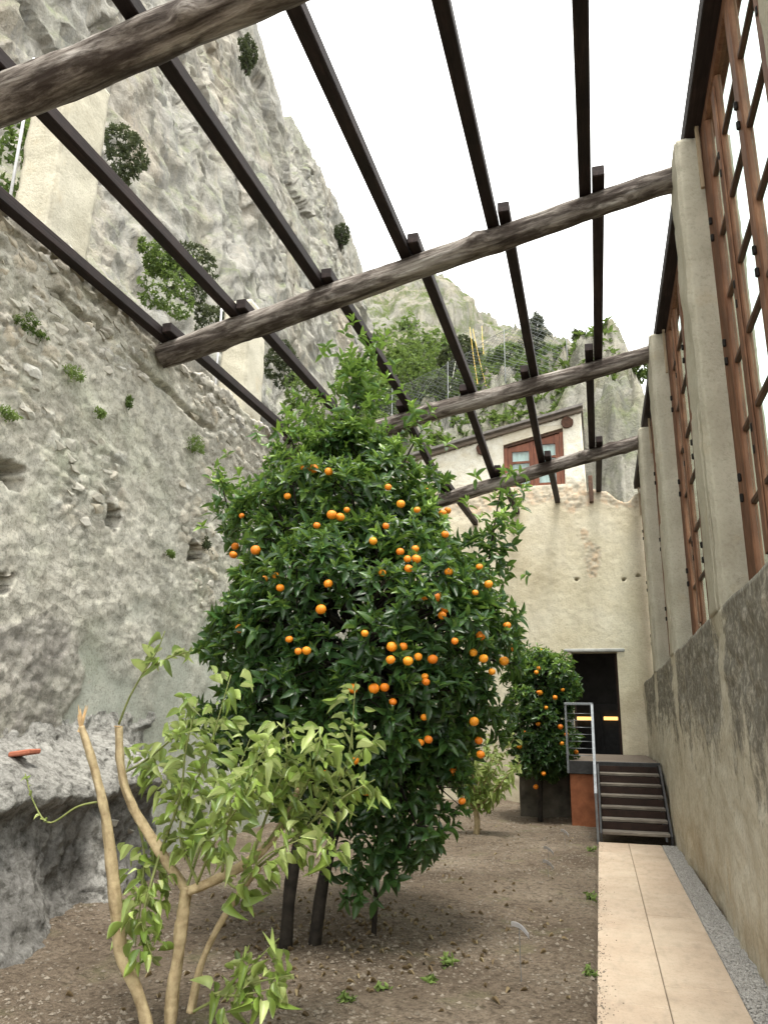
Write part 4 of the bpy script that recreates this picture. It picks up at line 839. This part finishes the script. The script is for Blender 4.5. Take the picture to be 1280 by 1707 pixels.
def orange_tree(base, blobs, nclump, cr, nros, oranges, odiam, label, trunks, limbs, nleafobj, seed, shoots=(), n_leaf=9, L=(.05, .122)):
    tr = empty('orange_tree', base, label, 'orange tree')
    for t in trunks: V, F = tube(spline(t[0], 14), np.interp(np.linspace(0, 1, 14), [0, 1], t[1]), 12, .18); mk('trunk', V, F, MT['bark'], tr, smooth=True)
    cen = np.array(blobs[0][:3])
    Pc, Nc = ell_pts(blobs, nclump * 3, seed); keep = []
    for i in range(len(Pc)):                                   # thin out to even spacing
        if all(np.sum((Pc[i] - Pc[j]) ** 2) > (cr[0] * .8) ** 2 for j in keep): keep.append(i)
    keep = keep[:nclump]; Pc, Nc = Pc[keep], Nc[keep]
    RP, RA, NW = [], [], []; br = []
    zlo, zhi = Pc[:, 2].min(), Pc[:, 2].max()
    for p, nn in zip(Pc, Nc):
        r = rng.uniform(*cr); m = int(nros * (r / cr[1]) ** 2); d = nrm(rng.normal(size=(m * 3, 3)) + nn * .9 + [0, 0, .35]); d = d[(d @ nn > -.15)][:m]
        p = p + nn * rng.uniform(-.16, .12); q = p - nn * r * .55 + d * r * rng.uniform(.75, 1.12, (len(d), 1)) * [1, 1, .85]
        RP.append(q); RA.append(nrm(d + [0, 0, .35] + rng.normal(size=d.shape) * .25)); h = (p[2] - zlo) / (zhi - zlo); NW.append(np.full(len(d), .05 + .95 * max(0, h - .42) ** 1.0 + .25 * (rng.random() < .12)))  # higher clumps paler: young growth plus top light put into the tint
        a = cen + (p - cen) * .25; b = p - nn * r * .5; br.append(tube(spline([a, (a + b) / 2 + rng.normal(size=3) * .08, b], 6), np.linspace(.022, .008, 6), 5))
        for qq in q[::4]: br.append(tube([b, (b + qq) / 2, qq], [.006, .004, .003], 4, caps=False))
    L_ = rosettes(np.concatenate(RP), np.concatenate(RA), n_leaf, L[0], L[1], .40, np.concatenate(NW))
    # an inner leaf layer tinted darker, the crown's inner shade put into the colour
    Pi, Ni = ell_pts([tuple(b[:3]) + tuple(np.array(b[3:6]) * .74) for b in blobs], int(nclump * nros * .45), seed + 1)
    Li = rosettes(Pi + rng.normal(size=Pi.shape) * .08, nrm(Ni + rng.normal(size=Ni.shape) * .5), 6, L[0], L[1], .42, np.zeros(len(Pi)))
    ex = []
    for s in shoots:                                          # upright young shoots with paler leaves
        c = spline(s[0], 20); br.append(tube(c, np.linspace(.012, .004, 20), 5)); m = s[1]; k = rng.integers(4, 20, m); P = c[k] + rng.normal(size=(m, 3)) * s[2]; T = nrm(c[-1] - c[0]); A = nrm(rng.normal(size=(m, 3)) * .7 + T)
        ex.append(rosettes(P, A, 7, .05, .11, .36, np.full(m, .95), .3))
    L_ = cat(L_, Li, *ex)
    V, F = join(br + [tube(spline(l[0], 14), np.linspace(l[1], l[2], 14), 8, .15) for l in limbs]); mk('branch', V, F, MT['bark'], tr, smooth=True)
    if nleafobj: L_ = leaf_parts(L_, nleafobj, OLEAF, tr, 1)
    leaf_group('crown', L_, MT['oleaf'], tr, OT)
    for p in oranges:
        a = rng.uniform(0, 6.28); inst('orange', ORANGE, tr, p, rotm(rng.uniform(-.4, .4), rng.uniform(-.4, .4), a), tuple(odiam * rng.uniform(.68, 1.12) * np.array([1, 1, rng.uniform(.9, 1.02)])))
    return tr
# where a sight line through a fruit meets the outside of the crown
def on_crown(px, py, blobs, push=.10):
    d = nrm(ray(px, py)); o = np.array([0, 0, EYE]); best = None
    for b in blobs:
        c, r = np.array(b[:3]), np.array(b[3:6]) + push; oc = (o - c) / r; dd = d / r; A, B, Cc = dd @ dd, oc @ dd, oc @ oc - 1; D = B * B - A * Cc
        if D > 0: t = (-B - math.sqrt(D)) / A; best = t if best is None else min(best, t)
    if best is None: best = min(np.linalg.norm(np.array(b[:3]) - o) for b in blobs[:1])
    return o + d * best
B1 = [(-1.96, 6.35, 2.25, 1.22, 1.12, 1.30), (-2.12, 6.35, 3.35, .80, .78, .62), (-2.15, 6.35, 3.95, .36, .36, .34), (-1.62, 6.2, 1.2, .42, .5, .7), (-2.4, 6.35, 1.75, .8, .8, .8), (-.92, 6.55, 2.95, .26, .3, .42), (-3.22, 6.4, 3.42, .18, .2, .32), (-1.74, 5.95, .60, .34, .34, .30), (-2.25, 6.5, 1.05, .45, .4, .35)]
OR1 = [(507, 780), (522, 781), (548, 786), (479, 827), (403, 860), (553, 858), (578, 850), (567, 862), (528, 876), (643, 877), (668, 840), (695, 850), (647, 812), (738, 856), (746, 851), (742, 891), (709, 818), (392, 911), (389, 925), (426, 917), (461, 960), (467, 980), (441, 965), (622, 902), (679, 932), (694, 932), (681, 948), (692, 915), (637, 955), (667, 920), (748, 953), (799, 945), (814, 974), (792, 988), (710, 997), (725, 996), (737, 1026), (742, 1015), (822, 1008), (845, 1043), (535, 1016), (547, 973), (400, 1048), (482, 1066), (497, 1086), (511, 1085), (608, 1056), (653, 1078), (672, 1078), (651, 1100), (697, 1095), (680, 1102), (721, 1099), (708, 1128), (710, 1137), (758, 1069), (801, 1060), (789, 1088), (806, 1098), (854, 1080), (840, 1102), (623, 1148), (641, 1146), (588, 1148), (790, 1203), (714, 1233), (701, 1238), (801, 1258), (755, 1286), (592, 1268), (542, 1290), (820, 1120), (655, 1170), (707, 1196), (798, 1235), (770, 1336), (610, 1318)]
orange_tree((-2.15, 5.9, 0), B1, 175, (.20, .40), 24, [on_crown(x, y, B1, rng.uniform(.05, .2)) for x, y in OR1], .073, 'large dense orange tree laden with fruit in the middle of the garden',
    [([(-2.28, 5.78, -.05), (-2.26, 5.8, .5), (-2.2, 6.0, 1.1), (-2.1, 6.2, 1.8)], (.05, .035)), ([(-2.12, 5.92, -.05), (-2.06, 5.96, .5), (-1.95, 6.1, 1.1), (-1.8, 6.3, 1.9)], (.05, .035)), ([(-1.78, 6.35, -.05), (-1.74, 6.3, .5), (-1.7, 6.3, 1.2), (-1.5, 6.4, 2.)], (.022, .018))],
    [([(-2.1, 6.2, 1.7), (-2.3, 6.3, 2.4), (-2.2, 6.35, 3.3)], .045, .015), ([(-1.9, 6.25, 1.7), (-1.6, 6.3, 2.3), (-1.1, 6.5, 2.9)], .04, .014), ([(-2.15, 6.1, 1.5), (-2.7, 6.3, 2.2), (-3.1, 6.4, 3.1)], .035, .012)],
    300, 5, [([(-2.1, 6.35, 3.7), (-2.05, 6.33, 4.3), (-1.97, 6.3, 5.0)], 150, .135), ([(-2.5, 6.3, 3.7), (-2.62, 6.25, 4.1), (-2.7, 6.2, 4.4)], 30, .13), ([(-.85, 6.55, 3.0), (-.78, 6.5, 3.35), (-.72, 6.5, 3.66)], 34, .13), ([(-3.2, 6.4, 3.3), (-3.35, 6.4, 3.65), (-3.45, 6.4, 3.98)], 26, .10), ([(-1.6, 6.2, 3.7), (-1.45, 6.2, 4.0), (-1.35, 6.2, 4.15)], 22, .14), ([(-2.3, 6.2, 3.7), (-2.3, 6.15, 4.1), (-2.35, 6.1, 4.3)], 26, .15)])
B2 = [(-.98, 14.75, 2.35, .58, .6, .68), (-1.02, 14.7, 1.35, .50, .5, .72), (-.62, 14.7, 2.35, .36, .35, .35), (-1.3, 14.8, 2.7, .35, .4, .4)]
OR2 = [(902, 1085), (898, 1114), (894, 1121), (935, 1120), (897, 1154), (900, 1155), (938, 1150), (925, 1163), (897, 1207), (934, 1212), (944, 1225), (874, 1221), (937, 1240), (906, 1290), (893, 1312), (960, 1254), (866, 1245), (852, 1078), (870, 1150), (910, 1180)]
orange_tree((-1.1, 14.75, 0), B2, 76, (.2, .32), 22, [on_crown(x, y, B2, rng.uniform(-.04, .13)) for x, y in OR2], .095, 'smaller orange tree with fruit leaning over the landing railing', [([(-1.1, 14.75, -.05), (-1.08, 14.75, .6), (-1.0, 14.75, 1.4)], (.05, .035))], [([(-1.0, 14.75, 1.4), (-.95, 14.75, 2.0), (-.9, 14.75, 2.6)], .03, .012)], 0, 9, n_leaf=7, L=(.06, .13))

# --- the cut back lemon tree in front
def P4(x, y, Y): return atY(x, y, Y)
lt = empty('lemon_tree', (-2.3, 4.2, 0), 'hard pruned lemon tree with pale curling leaves and sawn yellow limbs', 'lemon tree')
stems = [([P4(255, 1745, 4.1), P4(232, 1660, 4.1), P4(200, 1580, 4.08), P4(186, 1450, 4.05), P4(172, 1340, 4.02), P4(152, 1265, 4.0), P4(135, 1212, 4.0)], .037, .019),
    ([P4(282, 1760, 4.2), P4(288, 1660, 4.2), P4(300, 1570, 4.2), P4(312, 1478, 4.2)], .034, .034),
    ([P4(311, 1485, 4.2), P4(268, 1420, 4.22), P4(225, 1352, 4.25), P4(203, 1290, 4.25), P4(197, 1212, 4.25)], .028, .023),
    ([P4(313, 1485, 4.2), P4(370, 1462, 4.25), P4(430, 1425, 4.35), P4(470, 1375, 4.4), P4(497, 1315, 4.45)], .027, .017),
    ([P4(318, 1690, 4.25), P4(338, 1600, 4.3), P4(380, 1520, 4.35), P4(432, 1445, 4.4)], .021, .016)]
for s, a, b in stems: V, F = tube(spline(s, 70), np.linspace(a, b, 70) * (1 + .09 * fbm(np.linspace(0, 14, 70), a * 99, None, 3, 5)), 16, .36); mk('limb', V, F, MT['lbark'], lt, smooth=True)
def stub(c, d, r):
    d = nrm(d); V, F = tube([c, c + d * .006], r, 14); mk('sawn_end', V, F, MT['cutwood'], lt)
stub(stems[2][0][-1], [0, 0, 1], .024); stub(stems[3][0][-1], [.15, .1, 1], .017)
for i in range(6):
    c = stems[0][0][-1]; d = np.array([rng.uniform(-.35, .25), rng.uniform(-.3, .3), 1]); V, F = tube([c - d * .03, c + d * .04, c + d * rng.uniform(.07, .13)], [.012, .008, .001], 5); mk('splinter', V, F, MT['cutwood'], lt)
twigs = [[(175, 1335, 4.02), (130, 1345, 3.98), (82, 1372, 3.95), (55, 1335, 3.93), (42, 1290, 3.93)], [(198, 1208, 4.25), (215, 1165, 4.22), (240, 1120, 4.2), (262, 1085, 4.18), (275, 1052, 4.18)], [(240, 1120, 4.2), (280, 1098, 4.15), (320, 1085, 4.12)],
    [(330, 1475, 4.2), (300, 1380, 4.15), (345, 1260, 4.1), (385, 1125, 4.1)], [(420, 1430, 4.3), (455, 1330, 4.3), (478, 1270, 4.3), (474, 1205, 4.3)], [(432, 1445, 4.4), (520, 1370, 4.45), (578, 1270, 4.5), (592, 1150, 4.5)], [(575, 1290, 4.5), (600, 1255, 4.5), (622, 1235, 4.5)],
    [(520, 1370, 4.45), (580, 1325, 4.45), (625, 1300, 4.45)], [(370, 1460, 4.25), (385, 1350, 4.1), (425, 1280, 4.0), (450, 1235, 4.0)], [(268, 1420, 4.2), (300, 1330, 4.1), (310, 1250, 4.05), (330, 1165, 4.05)], [(225, 1352, 4.3), (240, 1420, 4.3), (235, 1500, 4.25), (225, 1580, 4.2)],
    [(268, 1420, 4.2), (250, 1480, 4.12), (238, 1540, 4.1), (255, 1600, 4.1)], [(318, 1690, 4.25), (385, 1650, 4.2), (430, 1600, 4.2), (465, 1565, 4.2)], [(350, 1660, 4.2), (420, 1640, 4.15), (490, 1625, 4.15)], [(360, 1660, 4.2), (400, 1660, 4.1), (450, 1650, 4.1)],
    [(430, 1425, 4.35), (500, 1330, 4.35), (525, 1270, 4.3), (535, 1225, 4.3)], [(300, 1360, 4.25), (270, 1300, 4.4), (255, 1260, 4.45)], [(330, 1470, 4.2), (360, 1400, 4.0), (400, 1340, 3.9), (420, 1290, 3.9)], [(312, 1478, 4.2), (340, 1400, 4.4), (385, 1310, 4.55), (420, 1225, 4.6)], [(470, 1375, 4.4), (520, 1420, 4.35), (560, 1400, 4.3)], [(203, 1290, 4.28), (240, 1270, 4.4), (290, 1230, 4.2), (330, 1200, 4.2)], [(370, 1462, 4.25), (400, 1480, 4.2), (440, 1430, 4.15), (500, 1400, 4.15)]]
nl = [10, 9, 10, 44, 40, 40, 8, 16, 44, 36, 26, 26, 13, 14, 13, 34, 14, 34, 40, 14, 22, 24]
LP = {k: [] for k in ('pos', 'ax', 'nor', 'L', 'W', 'tint')}
for w_, n in zip(twigs, nl):
    n = int(n * (2.2 if n > 12 else 1))
    c = spline([P4(*p) for p in w_], 26); V, F = tube(c, np.linspace(.009 if n > 10 else .007, .003, 26), 6); mk('twig', V, F, MT['twig'], lt, smooth=True)
    t = np.sort(rng.uniform(.18 if n > 12 else .4, 1, n)) * 25; i = np.clip(t.astype(int), 0, 24); p = c[i] + (c[i + 1] - c[i]) * (t - i)[:, None]; T = nrm(c[i + 1] - c[i])
    side = nrm(np.cross(T, rng.normal(size=(n, 3)))); off = rng.uniform(0, .10 if n > 15 else .0, (n, 1)); ax = nrm(T * rng.uniform(.1, .7, (n, 1)) + side + [0, 0, -.55] * (rng.random((n, 1)) * 1.6))
    Ln = rng.uniform(.05, .115, n); 
    if w_[0][:2] in ((198, 1208), (240, 1120)): Ln *= 1.1
    if w_[0][:2] == (175, 1335): Ln *= .35
    for k, v in (('pos', p + side * off), ('ax', ax), ('nor', rng.normal(size=(n, 3)) * .5 + [0, -.25, .8]), ('L', Ln), ('W', Ln * rng.uniform(.30, .52, n)), ('tint', np.clip(rng.beta(1.6, 2.0, n), 0, 1))): LP[k].append(v)
LP = {k: np.concatenate(v) for k, v in LP.items()}
order = np.argsort(-LP['L'] / np.linalg.norm(LP['pos'] - [0, 0, EYE], axis=1))
for i in order[:300]: inst('leaf', LLEAF[int(rng.integers(0, 3))], lt, LP['pos'][i], frame3(LP['ax'][i], LP['nor'][i]), (LP['L'][i], LP['W'][i], LP['L'][i]))
m = np.ones(len(order), bool); m[order[:300]] = False; leaf_group('crown', sub(LP, m), MT['lleaf'], lt, LT)

# --- the small pale lemon tree farther back
t2 = empty('young_lemon_tree', (-1.87, 12.2, 0), 'small pale lemon tree with drooping leaves behind the big orange tree', 'lemon tree')
b0 = np.array([-1.87, 12.2, 0]); V, F = tube(spline([b0 - [0, 0, .05], b0 + [.03, 0, .2], b0 + [0, 0, .42]], 8), np.linspace(.05, .04, 8), 10, .15); mk('trunk', V, F, MT['lbark'], t2, smooth=True)
LP = {k: [] for k in ('pos', 'ax', 'nor', 'L', 'W', 'tint')}; br = []
for i in range(26):
    e = b0 + [rng.uniform(-.5, .75), rng.uniform(-.5, .5), rng.uniform(.8, 1.75)]; c = spline([b0 + [0, 0, .38], b0 + (e - b0) * [.35, .35, .55], e], 14); br.append(tube(c, np.linspace(.016, .004, 14), 5)); n = 34; k = rng.integers(4, 14, n); T = nrm(c[-1] - c[0])
    side = nrm(np.cross(np.broadcast_to(T, (n, 3)), rng.normal(size=(n, 3)))); ax = nrm(side + T * .3 + [0, 0, -.7]); Ln = rng.uniform(.08, .14, n)
    for kk, v in (('pos', c[k] + rng.normal(size=(n, 3)) * .03), ('ax', ax), ('nor', rng.normal(size=(n, 3)) * .5 + [0, -.3, .8]), ('L', Ln), ('W', Ln * .4), ('tint', rng.beta(2.2, 1.6, n))): LP[kk].append(v)
V, F = join(br); mk('branch', V, F, MT['lbark'], t2, smooth=True); leaf_group('crown', {k: np.concatenate(v) for k, v in LP.items()}, MT['lleaf'], t2, LT)

# ================================================================== SHRUBS ON WALL, CLIFF AND HILL
def bush(name, c, r, n, L, label, cat_, mat='bleaf', new=.4, group=None, stem=True, droop=.3):
    c = np.array(c, float); r = np.array(r, float); root = empty(name, c - [0, 0, r[2]], label, cat_, group)
    nb = max(3, int(n ** .5 / 1.5)); bl = [tuple(c + nrm(rng.normal(size=3)) * r * rng.uniform(.2, .7)) + tuple(r * rng.uniform(.2, .5)) for _ in range(nb)]
    P, Nn = ell_pts(bl, n, int(rng.integers(1e6))); h = (P[:, 2] - c[2]) / r[2]
    L_ = rosettes(P, nrm(Nn + [0, 0, .5] + rng.normal(size=Nn.shape) * .4), 6, L * .6, L, .45, np.clip(new + .25 * rng.normal(size=len(P)), 0, 1), droop)
    leaf_group('foliage', L_, MT[mat], root, [OT[0]])
    if stem:
        V, F = join([tube([c - [0, 0, r[2] * 1.05], (c + np.array(b[:3])) / 2 - [0, 0, r[2] * .3], b[:3]], [L * .2, L * .15, L * .06], 5) for b in bl]); mk('stem', V, F, MT['bark'], root, smooth=True)
    return root
# plants rooted in the rubble wall
for i, (px, py, r, mt, lab) in enumerate(((60, 548, (.10, .26, .10), 'bleaf', 'trailing green plant in the crack under the pale square pillar'), (122, 622, (.10, .16, .13), 'weed', 'grassy green tuft rooted in the rubble wall below the crack'), (328, 742, (.15, .22, .20), 'weed', 'bright green fern clump high on the rubble wall beside the orange tree'), (215, 668, (.06, .09, .10), 'bleaf', 'small wispy weed on the rubble wall between two ferny clumps'), (165, 690, (.05, .07, .08), 'weed', 'tiny green sprig growing from rubble wall face'), (285, 920, (.04, .07, .06), 'weed', 'tiny seedling beside the putlog hole near the orange tree'), (345, 905, (.06, .1, .12), 'dleaf', 'brownish dry tuft at the putlog hole by the orange tree'), (12, 690, (.06, .12, .08), 'weed', 'little green weed near the left putlog hole'))):
    p = atX(px, py, LWX + .06); bush('wall_plant', p, (r[0], r[1] * 1.25, r[2] * 1.1), 34 + int(1700 * r[1] * r[2]), .038, lab, 'plant', mt, .45, 'plants in the rubble wall', False)
# red spiky plant by the hole: dried stalks
# shrubs behind the wall, against the cliff
for px, py, X, r, mt, L, new, lab in ((20, 240, -8.0, (.8, 1.0, .9), 'bleaf', .12, .35, 'olive green shrub at cliff foot left of the pale square pillar'), (205, 245, -10.5, (.6, .8, .8), 'dleaf', .12, .5, 'dark rounded shrub on the cliff right of the pale square pillar'),
    (318, 455, -10.3, (.7, .8, 1.2), 'dleaf', .14, .35, 'dark tall shrub on the cliff above the rubble wall'), (290, 480, -8.6, (.6, .9, .9), 'bleaf', .10, .8, 'yellow green bush sprouting behind the rubble wall top'), (262, 425, -8.8, (.4, .6, .5), 'bleaf', .1, .7, 'small yellow green bush at the cliff foot above the yellow one'), (465, 605, -10.5, (.7, 1.0, .9), 'dleaf', .14, .3, 'dark shrub on the rock past the cream square pillar'), (505, 670, -8.0, (.7, 1.1, .9), 'bleaf', .12, .4, 'green shrub behind the rubble wall next to the orange tree top'), (350, 530, -9.0, (.5, .6, .5), 'dleaf', .1, .5, 'low grey green shrub behind the long log')):
    bush('cliff_shrub', atX(px, py, X), r, 700, L, lab, 'shrub', mt, new, 'shrubs along the cliff foot', False)
for px, py, r, lab in ((412, 90, (.5, 1.0, 1.3), 'dark bush overhanging the cliff edge near the frame of sky'), (569, 395, (.6, 1.0, 1.3), 'dark little tree clinging to the lower cliff edge')):
    bush('cliff_bush', atX(px, py, -18.6), r, 380, .24, lab, 'bush', 'dleaf', .25, 'bushes on the cliff edge')
# hillside trees and shrubs
HB = [(655, 615, 36, 1.6, 1.6, 'bleaf', .75, 'bright green leafy tree on the slope behind the big orange tree'), (700, 640, 33, 1.6, 1.6, 'bleaf', .55, 'green shrub above the log left of the yellow ropes'), (690, 600, 48, 1.8, 1.6, 'bleaf', .6, 'light green tree higher on the slope below the grey mountain crag'), (755, 605, 40, 1.1, 1.3, 'dleaf', .45, 'dark green conifer like bush left of the yellow ropes'), (630, 670, 29, 1.1, 1.2, 'bleaf', .8, 'yellow green shrub beside the orange tree top shoot'), (835, 600, 36, 1.3, .9, 'bleaf', .45, 'green shrub right of the yellow ropes'), (790, 640, 31, 1.3, 1.0, 'bleaf', .6, 'low bright shrub behind the wire net'), (735, 670, 29, 1.2, 1.0, 'dleaf', .4, 'low dark shrub behind the wire net'), (850, 640, 29, 1.4, .9, 'bleaf', .4, 'low green shrub behind the net right of ropes'), (930, 600, 29.5, 1.1, .6, 'bleaf', .45, 'low green bush between the two thin conifers'), (985, 605, 29, .9, .5, 'bleaf', .5, 'low green bush under the right thin conifer'), (1040, 622, 25, .9, .45, 'bleaf', .4, 'scrubby bush on the outcrop crest next to the slim pillar'), (640, 720, 25, 1.1, .9, 'bleaf', .5, 'green scrub above the house roof edge'), (780, 585, 50, 1.3, 1.1, 'dleaf', .5, 'olive scrub on the slope below the mountain peak'), (600, 640, 33, 1.4, 2.0, 'bleaf', .7, 'tall light green shrub at the end of the cliff')]
for px, py, Y, rx_, rz_, mt, new, lab in HB: bush('hill_shrub', atY(px, py, Y), (rx_, rx_, rz_), 620, .10 + .004 * Y, lab, 'shrub', mt, new, 'shrubs on the hillside')
p = atY(1030, 668, 21.3); bush('outcrop_plant', p, (.55, .4, .38), 420, .11, 'green plant with rusty flowers on the pale outcrop above the house', 'plant', 'bleaf', .45)
for px, pt, pb, Y, lab in ((893, 528, 625, 30, 'thin dark conifer with ragged boughs on the ridge'), (965, 552, 612, 29.5, 'small bushy conifer on the ridge beside the sky')):
    b, t = atY(px, pb, Y), atY(px, pt, Y); root = empty('ridge_conifer', b, lab, 'conifer', 'conifers on the ridge'); H = t[2] - b[2]
    V, F = tube(spline([b - [0, 0, .5], (b + t) / 2 + [.05, 0, 0], t], 10), np.linspace(.09, .02, 10), 7); mk('trunk', V, F, MT['bark'], root, smooth=True); P = []; A = []; br = []
    for i in range(34):
        f = rng.uniform(.15, 1) ** .8; a = rng.uniform(0, 6.28); l = (1.05 - f * .8) * H * .38 * rng.uniform(.5, 1.1); s = b + (t - b) * f; e = s + [math.cos(a) * l, math.sin(a) * l, l * rng.uniform(-.1, .45)]; br.append(tube([s, (s + e) / 2, e], [.02, .014, .006], 4)); k = rng.uniform(.35, 1.05, 9)[:, None]; P.append(s + (e - s) * k + rng.normal(size=(9, 3)) * .07); A.append(nrm(rng.normal(size=(9, 3)) + (e - s)))
    V, F = join(br); mk('branch', V, F, MT['bark'], root); leaf_group('crown', rosettes(np.concatenate(P), np.concatenate(A), 7, .12, .2, .16, np.full(34 * 9, .15)), MT['dleaf'], root, [OT[0]])
# scrub that covers the far slopes as one mass
n = 9000; X = rng.uniform(-40, 4, n); Y = rng.uniform(40, 72, n); k = (fbm(X / 7, Y / 7, None, 3, 60) + .9 * (1 - (Y - 40) / 32)) > .16; X, Y = X[k], Y[k]; P = np.stack([X, Y, mount_z(X, Y) + .3], 1)
P = np.repeat(P, 3, 0) + rng.normal(size=(len(P) * 3, 3)) * [.6, .6, .4]; sb = leaf_group('mountain_scrub', rosettes(P, nrm(rng.normal(size=P.shape) + [0, -.5, 1]), 5, .22, .45, .6, np.clip(.45 + .5 * vnoise(P[:, 0] / 5, P[:, 1] / 5, None, 66), 0, 1)), MT['bleaf'], None, [OT[0]], loc=(-15, 60, 20)); tag(sb, 'green scrub mass covering the lower mountain slope', 'scrub')
n = 4800; X = rng.uniform(-12, 1.2, n); Y = rng.uniform(19.5, 31.5, n); k = (fbm(X / 3, Y / 3, None, 3, 70) - .8 * ss(-2.5, 0, X) * ss(27, 24, Y)) > -.08; X, Y = X[k], Y[k]; P = np.stack([X, Y, hill_z(X, Y) + .06], 1)
hb = leaf_group('hill_undergrowth', rosettes(P, nrm(rng.normal(size=P.shape) * .5 + [0, -.2, 1]), 7, .12, .28, .4, np.clip(.4 + .4 * rng.normal(size=len(P)), 0, 1)), MT['bleaf'], None, [OT[0]], loc=(-5, 25, 10)); tag(hb, 'low green undergrowth over the near hillside rock', 'undergrowth')

# --- rockfall net on the hill, ropes
nt_ = empty('rockfall_net', (-5, 27, 13), 'diagonal wire rockfall net stretched on posts across the hillside', 'net'); parts = []
NX0, NX1, NYY = -9.5, -.4, 26.6
def netp(s, h): x = NX0 + (NX1 - NX0) * s; return np.array([x, NYY + .5 * math.sin(s * 5), hill_z(np.array(x), np.array(26.6)) * .15 + 12.2 * .85 + .28 * (x + 5) + h * 2.9])
nn_ = 58
for i in range(-22, nn_):
    for sgn in (1, -1):
        pts = []
        for k in range(9):
            h = k / 8; s = (i + 22 * h) / nn_ if sgn > 0 else (i + 22 - 22 * h) / nn_
            if 0 <= s <= 1: pts.append(netp(s, h))
        if len(pts) > 1: parts.append(tube(pts, .008, 3, caps=False))
V, F = join(parts); mk('mesh', V, F, MT['wire'], nt_)
for s in (0, .25, .5, .75, 1): a, b = netp(s, -.6), netp(s, 1.03); V, F = tube([a, b], .018, 7); mk('post', V, F, MT['wire'], nt_, smooth=True)
V, F = tube([netp(s, 1) for s in np.linspace(0, 1, 16)], .010, 5); mk('top_cable', V, F, MT['wire'], nt_)
for i, (a, b, m, lab) in enumerate((((783, 545), (796, 640), 'yellow', 'yellow rope hanging on the slope, the one along the purlin'), ((788, 548), (812, 650), 'yellow', 'yellow rope spreading widest down the slope'), ((803, 543), (806, 590), 'yellow', 'short yellow rope at the top of the slope'), ((762, 588), (742, 680), 'rope', 'pale rope slanting down across the net beside the dark bush'), ((770, 600), (722, 735), 'rope', 'long pale rope slanting to the house roof'))):
    p, q = atY(*a, 33), atY(*b, 26.0); V, F = tube(spline([p, (p + q) / 2 - [0, 0, .15], q], 10), .012 if m == 'yellow' else .010, 5); tag(mk('hanging_rope', V, F, MT[m], None, p), lab, 'rope', 'ropes on the hillside')

# ================================================================== SMALL THINGS ON THE GROUND
for i, (px, pyb, pyt, s, lab) in enumerate(((869, 1638, 1548, 1, 'curved grey plant label on a thin wire, the tallest one'), (914, 1462, 1440, 1, 'curved grey plant label beside the path, lower of a close pair'), (915, 1440, 1417, 1, 'curved grey plant label beside the path, farther of a close pair'), (942, 1410, 1388, 1, 'small pale plant label standing nearest the stair'))):
    g0 = gnd(px, pyb); r = empty('plant_label', g0, lab, 'plant label', 'plant labels in the soil'); hh = atY(px - 4, pyt, g0[1])[2]
    V, F = tube([g0 - [0, 0, .05], g0 + [-.005, 0, hh]], .0025, 6); mk('stake', V, F, MT['steel'], r)
    t = np.linspace(-1, 1, 9); c = np.stack([.055 * t, .012 * t, -.035 * t - .022 * t * t + .01], 1) + g0 + [0, -.004, hh]; V = np.concatenate([c + [0, -.012, .016], c + [0, .012, -.016], c + [.003, -.012, .02], c + [.003, .012, -.012]]); k = np.arange(8)
    mk('label_plate', V, np.concatenate([np.stack([k, k + 1, k + 10, k + 9], 1), np.stack([k + 18, k + 27, k + 28, k + 19], 1), np.stack([k, k + 18, k + 19, k + 1], 1), np.stack([k + 9, k + 10, k + 28, k + 27], 1)]), MT['labelmetal'] if 'labelmetal' in MT else MT['cable'], r, smooth=False)
for px, py, r, lab in ((748, 1612, .07, 'small green weed growing in bare soil near the tallest plant label'), (576, 1672, .06, 'small green weed beside the pruned lemon tree'), (722, 1640, .04, 'tiny weed seedling left of the tallest plant label'), (985, 1500, .05, 'weed growing at the path edge half way along'), (640, 1655, .04, 'tiny seedling in soil between lemon tree and plant label'), (985, 1625, .04, 'weed at the near path edge'), (985, 1420, .06, 'green weed at the foot of the stair')):
    g0 = gnd(px, py); bush('ground_weed', g0 + [0, 0, r * .5], (r * 1.3, r * 1.3, r * .5), 9, .05, lab, 'weed', 'weed', .5, 'weeds in the soil', True)
p = atX(42, 1248, -4.52); p[2] = 1.32
V, F = boxm(-.10, .10, -.075, .075, -.02, .02, .01); V[:, 2] += .02 * np.sin(V[:, 0] * 8); V = V + p; o = mk('broken_tile', V, F, MT['terracotta'], None, p); tag(o, 'broken red terracotta tile lying on the grey ledge', 'tile')

# dry leaf litter under the trees
X = np.concatenate([rng.normal(-1.9, .8, 330), rng.uniform(-4, -.2, 130)]); Y = np.concatenate([rng.normal(6.2, .9, 330), rng.uniform(4, 16, 130)]); k = (X < -.18) & (X > -4.2) & (Y > 3.2); X, Y = X[k], Y[k]; n = len(X); P = np.stack([X, Y, soil_z(X, Y) + .006], 1); a = rng.uniform(0, 6.28, n)
lit = leaf_group('leaf_litter', dict(pos=P, ax=np.stack([np.cos(a), np.sin(a), rng.uniform(-.05, .2, n)], 1), nor=rng.normal(size=(n, 3)) * .3 + [0, 0, 1], L=rng.uniform(.03, .07, n), W=rng.uniform(.012, .025, n), tint=rng.random(n)), MT['litter'], None, LT[:2], loc=(-2, 6.2, 0)); tag(lit, 'dry brown fallen leaves lying on the soil under the trees', 'leaf litter')
